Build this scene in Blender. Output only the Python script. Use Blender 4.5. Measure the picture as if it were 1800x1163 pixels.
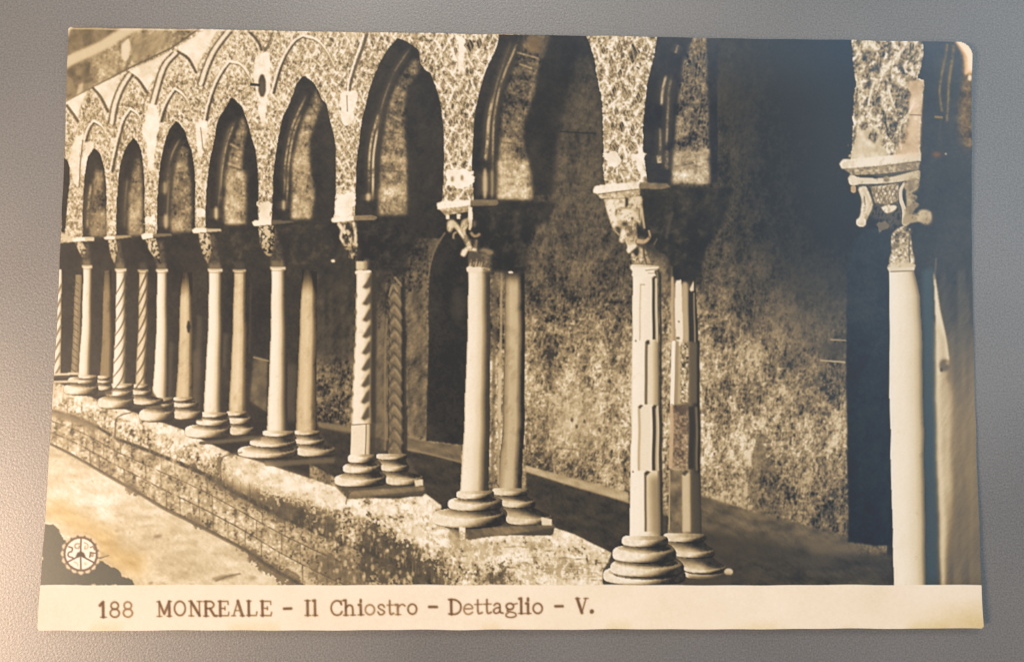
import bpy, math
import numpy as np

# ---------------------------------------------------------------- camera, world, lamps, exposure
scene = bpy.context.scene
for o in list(bpy.data.objects):
    bpy.data.objects.remove(o)
cam_data = bpy.data.cameras.new('camera')
cam_data.lens = 35.0; cam_data.sensor_width = 36.0; cam_data.clip_start = .005; cam_data.clip_end = 20
cam = bpy.data.objects.new('camera', cam_data)
cam.location = (-0.00629, -0.01244, 0.15302)
cam.rotation_euler = (0.07673, -0.0325, 0.00787)
scene.collection.objects.link(cam); scene.camera = cam
scene.view_settings.view_transform = 'Standard'; scene.view_settings.look = 'None'
scene.view_settings.exposure = 0.0; scene.view_settings.gamma = 1.0; scene.view_settings.use_curve_mapping = False

world = bpy.data.worlds.new('World'); scene.world = world; world.use_nodes = True
bg = world.node_tree.nodes['Background']
bg.inputs[0].default_value = (.86, .92, 1.0, 1); bg.inputs[1].default_value = .36      # even light of the room

def lamp(name, loc, target, size, power, colour):
    d = bpy.data.lights.new(name, 'AREA'); d.shape = 'DISK'; d.size = size; d.energy = power; d.color = colour
    o = bpy.data.objects.new(name, d); o.location = loc
    from mathutils import Vector
    o.rotation_euler = (Vector(target) - Vector(loc)).to_track_quat('-Z', 'Y').to_euler()
    scene.collection.objects.link(o)
lamp('ceiling_lamp', (-.14, .95, 1.35), (0, 0, 0), .45, 7.8, (1.0, .97, .91))           # main light, from beyond the card
lamp('table_lamp', (-.415, -.135, .44), (-.07, -.03, 0), .18, 4.6, (1.0, .70, .48))      # warm lamp at the lower left
lamp('window_light', (.62, .30, .85), (.05, .02, 0), .6, 2.4, (.60, .82, 1.0))         # cool daylight from the upper right

# ---------------------------------------------------------------- the flat print on the card, drawn as numpy tone maps
# sheet units: a 1800 x 1163 drawing sheet, y downwards; tones 0..255
PW, PH = 1800, 1163
rng = np.random.default_rng(7)
YY, XX = np.mgrid[0:PH, 0:PW].astype(np.float32)
TONE = np.full((PH, PW), 62, np.float32)          # printed tone
TINT = np.zeros((PH, PW, 3), np.float32)          # colour cast of the print (silvering, foxing)
PIECE = np.zeros((PH, PW), np.int16)              # which printed motif a spot belongs to

def lattice(sx, sy, seed, ang=0.0, dx=None, dy=None):
    r = np.random.default_rng(seed)
    c, s = math.cos(ang), math.sin(ang)
    x = XX if dx is None else XX + dx
    y = YY if dy is None else YY + dy
    u = (x * c + y * s) / sx
    v = (-x * s + y * c) / sy
    u = u - u.min() + 1; v = v - v.min() + 1
    g = r.random((int(v.max()) + 3, int(u.max()) + 3)).astype(np.float32)
    i = u.astype(np.int32); j = v.astype(np.int32)
    fu = u - i; fv = v - j
    fu = fu * fu * (3 - 2 * fu); fv = fv * fv * (3 - 2 * fv)
    return (g[j, i] * (1 - fu) + g[j, i + 1] * fu) * (1 - fv) + (g[j + 1, i] * (1 - fu) + g[j + 1, i + 1] * fu) * fv

def fbm(sx, sy, seed, octv=4, ang=0.0, gain=.55, dx=None, dy=None):
    a, t, n = 1.0, 0.0, 0.0
    for k in range(octv):
        n = n + a * lattice(max(sx / 2 ** k, 1.6), max(sy / 2 ** k, 1.6), seed * 31 + k, ang + .5 * k, dx, dy)
        t += a; a *= gain
    return n / t - .5                                # about -.35 .. .35

def sst(a, b, x):
    t = np.clip((x - a) / (b - a), 0, 1)
    return t * t * (3 - 2 * t)

def blur(a, r):
    if r < .3: return a
    k = int(3 * r + 1)
    w = np.exp(-.5 * (np.arange(-k, k + 1) / r) ** 2); w = (w / w.sum()).astype(np.float32)
    for ax in (0, 1):
        p = np.pad(a, [(k, k) if i == ax else (0, 0) for i in range(a.ndim)], mode='edge')
        a = sum(w[i] * np.take(p, range(i, i + a.shape[ax]), axis=ax) for i in range(2 * k + 1))
    return a

def spl(pts, n=6):
    p = np.array(pts, float)
    q = np.vstack([2 * p[0] - p[1], p, 2 * p[-1] - p[-2]])
    out = []
    for i in range(len(p) - 1):
        a, b, c, d = q[i:i + 4]
        for t in np.linspace(0, 1, n, endpoint=False):
            out.append(.5 * (2 * b + (c - a) * t + (2 * a - 5 * b + 4 * c - d) * t * t + (3 * b - a - 3 * c + d) * t ** 3))
    out.append(p[-1])
    return [tuple(v) for v in out]

def box(pts, m=3):
    p = np.array(pts)
    x0 = max(int(p[:, 0].min()) - m, 0); x1 = min(int(p[:, 0].max()) + m + 2, PW)
    y0 = max(int(p[:, 1].min()) - m, 0); y1 = min(int(p[:, 1].max()) + m + 2, PH)
    return slice(y0, max(y1, y0 + 1)), slice(x0, max(x1, x0 + 1))

def polymask(pts, soft=.6):
    sl = box(pts, int(3 + 3 * soft))
    x = XX[sl]; y = YY[sl] + .01
    ins = np.zeros(x.shape, bool)
    n = len(pts)
    for i in range(n):
        xa, ya = pts[i]; xb, yb = pts[(i + 1) % n]
        if ya == yb: continue
        c = (y >= min(ya, yb)) & (y < max(ya, yb))
        ins ^= c & (x < xa + (y - ya) * (xb - xa) / (yb - ya))
    return sl, blur(ins.astype(np.float32), soft)

def get(f, sl):
    return f[sl] if isinstance(f, np.ndarray) else f

def lay(sl, m, tone, tint=None, piece=None):
    TONE[sl] = TONE[sl] * (1 - m) + get(tone, sl) * m
    if tint is not None:
        TINT[sl] = TINT[sl] * (1 - m[..., None]) + np.array(tint, np.float32) * m[..., None]
    if piece is not None:
        PIECE[sl][m > .5] = piece

def fill(pts, tone, a=1.0, soft=.9, tint=None, piece=None, rough=None, amp=0.0, hard=.2):
    """one printed shape; rough = a noise field that frays its outline by amp"""
    if rough is None:
        sl, m = polymask(pts, soft)
    else:
        sl, m = polymask(pts, max(soft, amp))
        m = sst(.5 - hard, .5 + hard, m + rough[sl] * 1.1 * (m > .02) * (m < .98))
    lay(sl, m * a, tone, tint, piece)

def line(pts, w, tone, a=1.0, soft=.5, tint=None, piece=None, mod=None, taper=False):
    """a stroke; w = one width or (start, end)"""
    w0, w1 = w if isinstance(w, tuple) else (w, w)
    sl = box(pts, int(max(w0, w1) + 3))
    x = XX[sl]; y = YY[sl]
    best = np.full(x.shape, 1e9, np.float32); along = np.zeros(x.shape, np.float32)
    n = len(pts) - 1
    for i in range(n):
        xa, ya = pts[i]; xb, yb = pts[i + 1]
        dx, dy = xb - xa, yb - ya
        L = dx * dx + dy * dy + 1e-6
        t = np.clip(((x - xa) * dx + (y - ya) * dy) / L, 0, 1)
        d = np.hypot(x - xa - t * dx, y - ya - t * dy) - .5 * (w0 + (w1 - w0) * (i + t) / n)
        if taper: along = np.where(d < best, (i + t) / n, along)
        best = np.minimum(best, d)
    m = np.clip(.5 - best / (2 * soft), 0, 1) * a
    if mod is not None: m = m * mod[sl]
    if taper: m = m * sst(0, .18, along) * sst(1, .85, along)
    lay(sl, m, tone, tint, piece)

def disc(cx, cy, rx, ry, tone, a=1.0, soft=.6, tint=None, piece=None, ang=0.0):
    t = np.linspace(0, 2 * math.pi, 28, endpoint=False)
    c, s = math.cos(ang), math.sin(ang)
    fill([(cx + rx * math.cos(q) * c - ry * math.sin(q) * s, cy + rx * math.cos(q) * s + ry * math.sin(q) * c) for q in t], tone, a, soft, tint, piece)

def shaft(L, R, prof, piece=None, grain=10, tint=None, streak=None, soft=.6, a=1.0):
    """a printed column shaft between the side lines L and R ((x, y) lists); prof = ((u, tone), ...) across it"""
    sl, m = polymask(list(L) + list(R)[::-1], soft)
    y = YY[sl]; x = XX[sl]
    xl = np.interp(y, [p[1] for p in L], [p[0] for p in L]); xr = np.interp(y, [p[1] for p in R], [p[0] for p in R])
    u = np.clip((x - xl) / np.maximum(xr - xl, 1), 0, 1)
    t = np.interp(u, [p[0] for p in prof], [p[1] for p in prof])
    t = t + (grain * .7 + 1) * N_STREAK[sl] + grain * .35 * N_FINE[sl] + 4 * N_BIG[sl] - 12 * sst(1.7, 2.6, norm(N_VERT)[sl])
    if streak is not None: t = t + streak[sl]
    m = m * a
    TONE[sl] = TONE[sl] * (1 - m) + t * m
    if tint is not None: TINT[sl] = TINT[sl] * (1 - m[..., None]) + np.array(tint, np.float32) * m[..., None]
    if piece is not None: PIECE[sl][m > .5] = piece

def ring(x0, x1, y0, y1, sag, piece=None, lt=238, dk=95, edge=.55):
    """a lens-shaped moulding of a column base: lit on its upper left, dark below and to the right"""
    t = np.linspace(0, 1, 22)
    h = (y1 - y0) - sag
    e = 1 - np.sqrt(np.clip(1 - (2 * t - 1) ** 2, 0, 1))               # rounded ends
    top = [(x0 + (x1 - x0) * q, y0 + h * .42 * k ** 1.6 + sag * 4 * q * (1 - q) * .2) for q, k in zip(t, e)]
    bot = [(x0 + (x1 - x0) * q, y0 + h - h * .42 * k ** 1.6 + sag * 4 * q * (1 - q)) for q, k in zip(t, e)]
    pts = top + bot[::-1]
    sl, m = polymask(pts, .6)
    x = XX[sl]; y = YY[sl]
    u = np.clip((x - x0) / (x1 - x0), 0, 1)
    yt = np.interp(x, [p[0] for p in top], [p[1] for p in top]); yb = np.interp(x, [p[0] for p in bot], [p[1] for p in bot])
    v = np.clip((y - yt) / np.maximum(yb - yt, 1), 0, 1)
    lim = edge + .38 - .5 * u
    tt = lt - (lt - dk) * sst(lim, lim + .5, v) - 26 * sst(.7, 1, u) - 26 * sst(.25, 0, v) * sst(.2, .6, u) + 16 * N_FINE[sl]
    TONE[sl] = TONE[sl] * (1 - m) + tt * m
    if piece is not None: PIECE[sl][m > .5] = piece

# --- tone fields
N_FINE = fbm(4, 4, 1, 2) * 2
N_MED = fbm(14, 14, 2, 4) * 2
N_BIG = fbm(90, 110, 3, 4) * 2
N_STREAK = fbm(7, 60, 4, 3, gain=.6) * 2
N_VERT = fbm(9, 20, 5, 4) * 2
N_WIDE = fbm(26, 9, 6, 4) * 2
N_FRAY = fbm(11, 15, 8, 3) * 2
def norm(a):
    return (a - a.mean()) / a.std()
_rid = 1 - np.abs(fbm(8, 17, 11, 3) * 4)
_rid2 = 1 - np.abs(fbm(12, 26, 12, 3, .25) * 4)
_per = 4.2 + .0185 * XX
_ph = np.log(_per) / .0185
_wx = fbm(46, 60, 9, 4) * 2; _wy = fbm(40, 50, 10, 4) * 2
_pu = _ph * math.pi + 1.7 * _wx
_pv = (YY - 380 + .06 * XX) / _per * math.pi / 1.75 + 1.8 * _wy
_str = np.minimum(np.abs(np.sin(_pu + _pv)), np.abs(np.sin(_pu - _pv)))     # 0 on the ribs of the diaper
_near = sst(150, 900, XX)
_fa = 1 - np.abs(fbm(5, 10, 13, 2, .1) * 4); _fb = 1 - np.abs(fbm(9, 20, 14, 3, -.3) * 4)
# carved stone inlay of the arcade wall: pale ribs round dark hollows
def ribs(a, lo=.5): return np.clip((a - lo) / (1 - lo), 0, 1)
_fc = 1 - np.abs(fbm(5, 14, 15, 2, -.12) * 4)
_wire = np.maximum(ribs(_fa, .45), .9 * ribs(_fb, .6)); _wire = np.maximum(_wire, .85 * ribs(_fc, .55))
_diap = np.clip(1.12 - 2.7 * _str, 0, 1)
_hol = sst(.4, .72, _str)
_star = np.clip(1 - 3.2 * np.abs(np.sin(_pu) ** 2 - .5) * 2, 0, 1) * 0 + np.clip(1 - 5 * np.abs(np.mod((_pu / math.pi) + .25 * norm(_fc) * .15, 1) - .5), 0, 1) * _hol
F_INLAY = 152 + 15 * norm(N_FINE) + 9 * norm(N_MED) + 5 * norm(N_BIG) - 40 * _near * _hol + 40 * _near * _star
F_INLAY = F_INLAY + (252 - F_INLAY) * np.clip((.62 - .12 * _near) * _wire + (.14 + .5 * _near) * _diap * np.clip(.75 + .3 * norm(N_MED) + .15 * norm(N_FINE), .1, 1) + .10 * norm(N_FINE) * (_wire > .1), 0, 1)
F_INLAY = np.clip(F_INLAY + 6, 86, 250)
# rough plaster of the back wall
N_STAIN = fbm(24, 130, 23, 4) * 2
_w = norm(.35 * norm(N_MED) + .5 * norm(_fa) + .4 * norm(N_VERT) + .5 * norm(N_FINE) + .3 * norm(_fb) + .5 * norm(fbm(46, 58, 22, 4)) + .35 * norm(N_STAIN))
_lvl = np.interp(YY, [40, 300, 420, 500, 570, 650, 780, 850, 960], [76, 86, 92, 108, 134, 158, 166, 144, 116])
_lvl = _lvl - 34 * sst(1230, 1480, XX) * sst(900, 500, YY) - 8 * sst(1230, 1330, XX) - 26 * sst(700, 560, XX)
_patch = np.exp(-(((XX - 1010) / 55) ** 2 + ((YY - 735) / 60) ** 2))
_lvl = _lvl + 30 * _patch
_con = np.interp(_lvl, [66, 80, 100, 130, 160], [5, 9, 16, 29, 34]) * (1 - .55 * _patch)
F_WALL = np.clip(_lvl + _con * np.clip(_w, -2.4, 2.2), 52, 232)
# pale weathered stone
_pit = norm(N_MED) + .6 * norm(N_FINE)
F_STONE = 226 + 13 * norm(N_MED) * .6 + 6 * norm(N_FINE) + 8 * norm(N_BIG) - 46 * sst(1.5, 2.6, -_pit)
F_ROUGH = 204 + 16 * norm(N_VERT) + 15 * norm(N_FINE) - 34 * sst(.9, 2.2, -norm(N_VERT) - .6 * norm(N_FINE))
F_SAND = 214 + 7 * norm(N_WIDE) + 6 * norm(N_BIG) + 4 * norm(N_FINE) - 30 * sst(1.9, 2.8, norm(N_WIDE))
F_TAN = 128 + 13 * norm(N_MED) + 10 * norm(N_FINE) + 8 * norm(_fa) + 10 * norm(N_WIDE) + 6 * norm(N_BIG)
F_TAN = F_TAN - 26 * sst(340, 120, YY - .04 * (900 - XX))
F_DARK = 64 + 2.6 * norm(N_BIG) + 1.6 * norm(N_FINE) + 2.2 * np.clip(norm(N_STAIN), 0, 3) + 1.5 * norm(N_MED)
F_DIM = 84 + 4 * norm(N_STREAK) + 3 * norm(N_MED)
F_FLOOR = 76 + 4 * norm(N_WIDE) + 2 * norm(N_FINE)

M_WORN = np.clip(.78 + .32 * norm(fbm(9, 34, 21, 3)) + .15 * norm(N_FINE), .12, 1)
COL = {k: 10 + k for k in range(10)}              # piece numbers of the printed columns, 0 = nearest
P_ARCADE, P_PARAPET, P_DOOR, P_SIDEDOOR, P_GROUND, P_ROOF, P_EMBLEM, P_CAPTION = 2, 3, 4, 5, 6, 7, 8, 9
P_LETTER = 40

# --- gallery: back wall, doorways, floor
TONE[:] = F_DARK
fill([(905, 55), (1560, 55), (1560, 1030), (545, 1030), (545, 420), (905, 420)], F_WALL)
fill([(545, 420), (755, 420), (755, 800), (545, 800)], np.clip(F_WALL - 16, 58, 150))
fill([(545, 400), (640, 400), (640, 640), (545, 640)], F_DIM - 8, .85, soft=14)
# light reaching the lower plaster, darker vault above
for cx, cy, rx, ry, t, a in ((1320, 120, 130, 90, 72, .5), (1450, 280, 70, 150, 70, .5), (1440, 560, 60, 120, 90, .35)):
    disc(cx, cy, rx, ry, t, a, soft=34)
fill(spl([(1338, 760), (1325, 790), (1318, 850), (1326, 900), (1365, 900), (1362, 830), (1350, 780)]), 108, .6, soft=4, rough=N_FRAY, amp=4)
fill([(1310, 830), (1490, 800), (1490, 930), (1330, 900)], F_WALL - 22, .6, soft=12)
line([(1460, 597), (1487, 599)], 2.2, 175, .8); line([(1443, 633), (1485, 637)], 2.6, 185, .85)
fill([(1440, 600), (1488, 603), (1486, 630), (1442, 630)], 84, .6, soft=3)
line(spl([(962, 803), (975, 789), (990, 787), (1015, 790)]), 3, 100, .45, soft=1.6)
for x, y in ((1005, 737), (1013, 749), (1027, 740), (1053, 755), (955, 745), (1090, 605)):
    disc(x, y, 2.6, 4, 92, .85, soft=1)
line([(985, 231), (1047, 235)], 2.5, 58, .85)
# low seat along the wall and the walk
fill([(925, 818), (1105, 865), (1105, 886), (925, 830)], 178 + 9 * norm(N_WIDE), 1, soft=1.2)
fill([(925, 829), (1105, 884), (1300, 948), (1300, 1030), (925, 960)], F_FLOOR, soft=1.5)
fill([(1228, 868), (1330, 900), (1490, 945), (1492, 1030), (1228, 985)], 106 + 7 * norm(N_WIDE) + 5 * norm(N_MED), soft=2)
fill([(1228, 930), (1300, 945), (1440, 968), (1570, 972), (1570, 1030), (1228, 1030)], F_FLOOR + 1, soft=4)
fill([(1240, 925), (1380, 955), (1480, 985), (1480, 1000), (1230, 975)], 84, .6, soft=8)
line([(1310, 935), (1495, 982)], 6, 92, .5, soft=3)
fill([(1410, 945), (1495, 957), (1520, 960), (1510, 975), (1430, 975)], 112, .8, soft=5)
fill([(545, 745), (617, 757), (812, 808), (812, 905), (720, 905), (545, 815)], F_FLOOR - 3, soft=1.2)
fill([(555, 740), (617, 748), (617, 760), (560, 750)], 132, .9, soft=1.5)
fill([(712, 768), (740, 775), (812, 782), (812, 812), (712, 790)], 122 + 8 * norm(N_WIDE), 1, soft=1.5)
line([(712, 788), (812, 811)], 3, 150, .7, soft=1.4)
# arched door far back
fill(spl([(748, 775), (752, 640), (754, 500), (762, 455), (778, 420), (800, 402), (825, 402)]) + [(825, 782), (748, 775)], F_DARK - 2, piece=P_SIDEDOOR)
line(spl([(753, 490), (758, 462), (768, 432), (782, 410)]), (2, 3), 118, .8)
fill([(742, 585), (752, 575), (752, 640), (747, 770), (740, 760)], 122 + 14 * norm(N_VERT), .8, soft=1.5)
disc(806, 535, 12, 30, 88, .6, soft=6)
# doorway on the right
fill(spl([(1570, 408), (1530, 400), (1505, 425), (1492, 465), (1488, 540), (1488, 700), (1490, 860), (1490, 953)]) + [(1530, 957), (1572, 958)], F_DARK - 6, piece=P_SIDEDOOR + 15, soft=1.4, tint=(-2, 1, 4))
# small things in the far gallery
fill([(545, 400), (545, 700), (440, 700), (440, 400)], F_DARK + 2)
line([(441, 500), (438, 620)], 3, 92, .5, soft=1.5)
fill([(446, 625), (470, 632), (470, 725), (440, 705)], 112 + 9 * norm(N_MED), .9, soft=1.5)
line([(446, 628), (472, 634)], 2.4, 150, .8)
fill([(500, 640), (522, 640), (520, 740), (500, 740)], 96, .7, soft=4)
for x, y0, y1, t in ((350, 560, 660, 96), (300, 605, 700, 92), (396, 590, 640, 94)):
    line([(x, y0), (x - 3, y1)], 9, t, .7, soft=3)
fill([(336, 620), (352, 610), (352, 720), (336, 720)], 104, .7, soft=3)
disc(586, 458, 4, 2.6, 225, 1, soft=.8)
fill([(640, 470), (682, 455), (682, 740), (640, 745)], 84 + 5 * norm(N_VERT), .55, soft=6)
fill([(655, 590), (682, 570), (682, 790), (652, 790)], 116 + 11 * norm(N_VERT), .7, soft=5)
fill([(712, 520), (748, 500), (746, 770), (712, 765)], 112 + 15 * norm(N_VERT), .75, soft=3)

# --- arcade wall and roof
fill([(110, 40), (1160, 40), (1137, 322), (1062, 330), (835, 352), (780, 358), (660, 380), (590, 383), (480, 390), (345, 405), (190, 420), (100, 428)], F_INLAY, piece=P_ARCADE)
roof = [(112, 40), (355, 40), (348, 55), (300, 86), (225, 122), (160, 156), (110, 184)]
fill(roof, 162 + 17 * norm(N_MED) + 12 * norm(N_STREAK) + 10 * norm(N_FINE), piece=P_ROOF)
fill([(115, 46), (215, 46), (180, 74), (150, 86), (115, 98)], 112 + 8 * norm(N_MED), .95, soft=2.5)
fill([(115, 100), (170, 76), (212, 50), (252, 50), (225, 62), (178, 92), (115, 122)], 208, 1, soft=2)
fill([(115, 124), (150, 108), (165, 125), (155, 158), (115, 176)], 116 + 10 * norm(N_MED), .9, soft=3)
fill([(118, 138), (127, 140), (126, 160), (117, 168)], 160, .8, soft=2); fill([(138, 150), (147, 145), (146, 160), (134, 172)], 205, .9, soft=1.5)
for x in (165, 174, 183, 191, 199, 207): line([(x, 90 + (207 - x) * .3), (x - 5, 128)], 4.4, 190, .45, soft=2.2)
fill(spl([(212, 78), (226, 68), (229, 90), (222, 108), (213, 100), (212, 78)]), 226, .95, soft=1.5)
fill([(232, 62), (300, 55), (290, 85), (232, 108)], 152 + 8 * norm(N_STREAK), .8, soft=3)
line([(112, 182), (160, 156), (225, 121), (300, 85), (352, 50)], 3, 108, .85, soft=1)
for tri in ([(113, 181), (157, 159), (143, 185), (137, 208), (129, 200)], [(164, 154), (222, 126), (206, 150), (192, 193), (180, 175)],
            [(229, 124), (303, 88), (284, 110), (274, 132), (259, 160), (246, 142)], [(310, 84), (358, 54), (384, 52), (366, 82), (350, 112), (346, 126), (332, 102)]):
    fill(tri, 236 + 6 * norm(N_MED), .95, soft=1.3)
fill([(384, 50), (392, 52), (370, 85), (358, 112)], 216, .8, soft=1.5)

def hood(pts, w=4, lt=228, dk=92, off=3.4, a=.9):
    p = spl(pts)
    line(p, w, lt, a)
    line([(x + off, y + off * .3) for x, y in p], w * .7, dk, a * .85, soft=1)
# outer hood mouldings: pale edge and shadow
for pts in ([(118, 186), (128, 200), (137, 214)], [(164, 156), (178, 172), (190, 196)], [(226, 128), (243, 140), (259, 163)], [(312, 91), (331, 104), (345, 128)], [(437, 55), (452, 72), (459, 88)]):
    line(spl(pts), 4.6, 94, .9, soft=1.3)
    line([(x - 4, y + 3) for x, y in spl(pts)], 3, 226, .7, soft=1)
for pts in ([(223, 130), (209, 152), (198, 180), (191, 215)], [(303, 93), (286, 112), (275, 140), (264, 180)], [(398, 52), (372, 86), (358, 118), (348, 148)]):
    p = spl(pts)
    line(p, 3, 104, .85, soft=1.3); line([(x + 5, y + 1) for x, y in p], 6.5, 232, .9, soft=1.4); line([(x + 10, y + 3) for x, y in p], 4, 92, .9, soft=1.4)
    line([(x + 14, y + 4) for x, y in p], 2, 222, .6, soft=1)
line(spl([(480, 56), (472, 76), (463, 96)]), 3.4, 108, .8, soft=1); line(spl([(486, 56), (478, 78), (468, 96)]), 2, 226, .8)
line(spl([(639, 60), (628, 92), (620, 118), (613, 145), (611, 165)]), 3.2, 240, .9)
line(spl([(645, 60), (634, 92), (625, 118), (617, 145), (615, 165)]), (6, 4), 100, .9, soft=1)
line(spl([(700, 62), (712, 66), (726, 62)]), 3, 210, .6)
# inner hood lines: dark left leg, pale right leg
for lf, ap, rt in (([(146, 262), (150, 240), (156, 224)], (165, 213), [(178, 222), (188, 246)]),
                   ([(195, 300), (205, 250), (216, 212)], (230, 191), [(241, 200), (249, 218)]),
                   ([(281, 212), (289, 188), (298, 170)], (308, 156), [(320, 165), (329, 178), (336, 200)]),
                   ([(357, 224), (371, 168), (386, 133)], (403, 108), [(421, 112), (436, 131), (444, 146)]),
                   ([(479, 162), (487, 132), (500, 97), (516, 73)], (533, 62), [(556, 70), (574, 91), (586, 114)])):
    p = spl(lf + [ap])
    line([(x + 3, y + 1) for x, y in p], (5, 2.6), 86, .95, soft=1.4)
    line([(x - 1.5, y) for x, y in p], (2.4, 3.8), 240, .9, soft=1)
    line(spl([ap] + rt), (4.6, 3), 244, .95, soft=1); line([(x + 1, y + 4) for x, y in spl([ap] + rt)], 2, 112, .6, soft=1.2)
# whitewashed gaps
for pts, t in (([(255, 205), (262, 184), (275, 190), (279, 210), (276, 240), (272, 270), (270, 302), (262, 302), (256, 250), (251, 226)], 248),
               ([(343, 215), (365, 213), (362, 240), (356, 273), (348, 273), (344, 240)], 244),
               ([(450, 100), (470, 92), (476, 130), (470, 180), (464, 222), (458, 210), (453, 170), (446, 140)], 244),
               ([(599, 162), (627, 160), (623, 200), (614, 219), (600, 213)], 250),
               ([(800, 62), (816, 66), (816, 92), (809, 130), (804, 120), (806, 90)], 246),
               ([(1050, 118), (1066, 122), (1068, 146), (1060, 170), (1055, 150)], 248),
               ([(135, 240), (147, 236), (143, 270), (140, 320), (132, 325), (122, 280), (128, 255)], 240),
               ([(147, 250), (163, 252), (158, 285), (148, 310), (143, 300)], 238)):
    fill(spl(pts + pts[:1], 4), t - 3 + 5 * norm(N_MED) + 4 * norm(N_FINE), 1, soft=1.8, rough=N_FRAY * .7, amp=2, hard=.35)
line([(610, 168), (611, 195)], 2.2, 120, .7); line([(352, 225), (356, 262)], 2, 112, .6); line(spl([(145, 248), (141, 290), (139, 330)]), 2.4, 105, .75)
disc(461, 151, 7, 20, 84, 1, soft=1.1); disc(461, 156, 5, 13, 106, .6, soft=2); line([(442, 149), (455, 150)], 5, 70, 1); disc(441, 149, 2, 3, 80)

# --- arch openings: (left line, right line), reveal stones, mouldings
def arch(L, R, ext, reveal=None, mould=(), rt=142, tint=None, dark=None):
    L = spl(L, 4); R = spl(R, 4)
    if ext: L.append((L[-1][0], L[-1][1] + ext)); R.append((R[-1][0], R[-1][1] + ext))
    ruf = N_FINE * .3
    fill(L[::-1] + R, F_DARK if dark is None else dark, rough=ruf, amp=1.2, tint=tint)
    if reveal is not None:
        a, b = reveal
        fill(spl(a, 4) + spl(b, 4)[::-1], F_TAN - 138 + rt, soft=2.4)
        # pale blocks low down
    for pts, w, t in mould: line(spl(pts, 4), w * 2 + 7, 92, .6, soft=4.5, taper=True)
    for pts, w, t in mould:
        if abs(pts[-1][1] - pts[0][1]) < 50 and len(pts) == 2:
            disc((pts[0][0] + pts[-1][0]) / 2, (pts[0][1] + pts[-1][1]) / 2, w * .45, max(abs(pts[-1][1] - pts[0][1]) * .6, 2), t, .9, soft=1.8)
        else:
            line(spl(pts, 4), w * 1.1, t - 4, 1, soft=1.6, mod=M_WORN, taper=True)

arch([(110, 275), (108, 400)], [(113, 277), (120, 286), (123, 310), (118, 372), (115, 402)], 12)
arch([(164, 262), (155, 276), (150, 300), (147, 332), (145, 416)], [(166, 262), (174, 268), (181, 286), (185, 310), (187, 345), (188, 418)], 12,
     ([(170, 292), (164, 320), (160, 355), (158, 414)], [(180, 300), (181, 330), (184, 360), (187, 416)]), (([(160, 320), (156, 360), (153, 405)], 3, 190),), 118)
arch([(233, 243), (225, 252), (218, 266), (212, 286), (208, 312), (206, 346), (204, 412)], [(235, 243), (242, 252), (248, 266), (252, 295), (254, 330), (255, 380), (255, 412)], 12,
     ([(242, 270), (234, 302), (229, 342), (227, 412)], [(247, 290), (249, 330), (251, 375), (251, 412)]), (([(224, 310), (221, 345), (219, 405)], 2, 120),), 150)
arch([(308, 214), (298, 226), (292, 240), (287, 260), (282, 286), (279, 312), (277, 342), (276, 404)], [(311, 214), (324, 230), (330, 250), (337, 268), (341, 292), (343, 320), (344, 404)], 12,
     ([(326, 245), (315, 267), (308, 292), (303, 332), (301, 408)], [(331, 268), (331, 292), (334, 322), (337, 362), (338, 408)]), (([(318, 240), (305, 264), (297, 290), (294, 320), (292, 345)], 2, 150), ([(300, 290), (297, 318), (294, 400)], 2, 128), ([(290, 320), (289, 340)], 5, 190), ([(292, 378), (292, 400)], 9, 195)), 128)
arch([(406, 172), (396, 190), (386, 206), (380, 222), (375, 250), (370, 276), (366, 302), (363, 332), (361, 400)], [(409, 172), (425, 188), (434, 212), (441, 240), (448, 262), (452, 286), (454, 320), (454, 392)], 12,
     ([(426, 205), (413, 240), (405, 262), (400, 292), (397, 332), (394, 394)], [(434, 226), (430, 242), (426, 272), (426, 300), (431, 332), (434, 372), (432, 394)]), (([(420, 196), (406, 230), (398, 252), (393, 282), (389, 310), (387, 345)], 2.2, 176), ([(410, 208), (398, 240), (390, 280), (386, 330), (384, 372)], 2, 120), ([(380, 365), (381, 385)], 7, 215), ([(383, 348), (392, 348)], 3, 190)), 158)
arch([(533, 134), (522, 146), (515, 165), (507, 186), (497, 206), (491, 230), (487, 252), (483, 282), (480, 312), (478, 388)], [(537, 134), (552, 147), (561, 162), (566, 175), (574, 183), (579, 206), (585, 231), (590, 262), (591, 300), (590, 342), (588, 378)], 12,
     ([(555, 158), (545, 186), (534, 208), (527, 228), (521, 252), (517, 272), (514, 302), (514, 384)], [(566, 182), (561, 198), (551, 222), (545, 242), (543, 272), (546, 302), (553, 342), (546, 384)]), (([(541, 162), (528, 190), (516, 216), (508, 242), (503, 272), (501, 302), (499, 352)], 2.6, 186), ([(532, 196), (520, 222), (513, 246), (509, 274), (506, 302), (504, 368)], 2.4, 208), ([(499, 352), (499, 368)], 6, 205)), 164)
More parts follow.
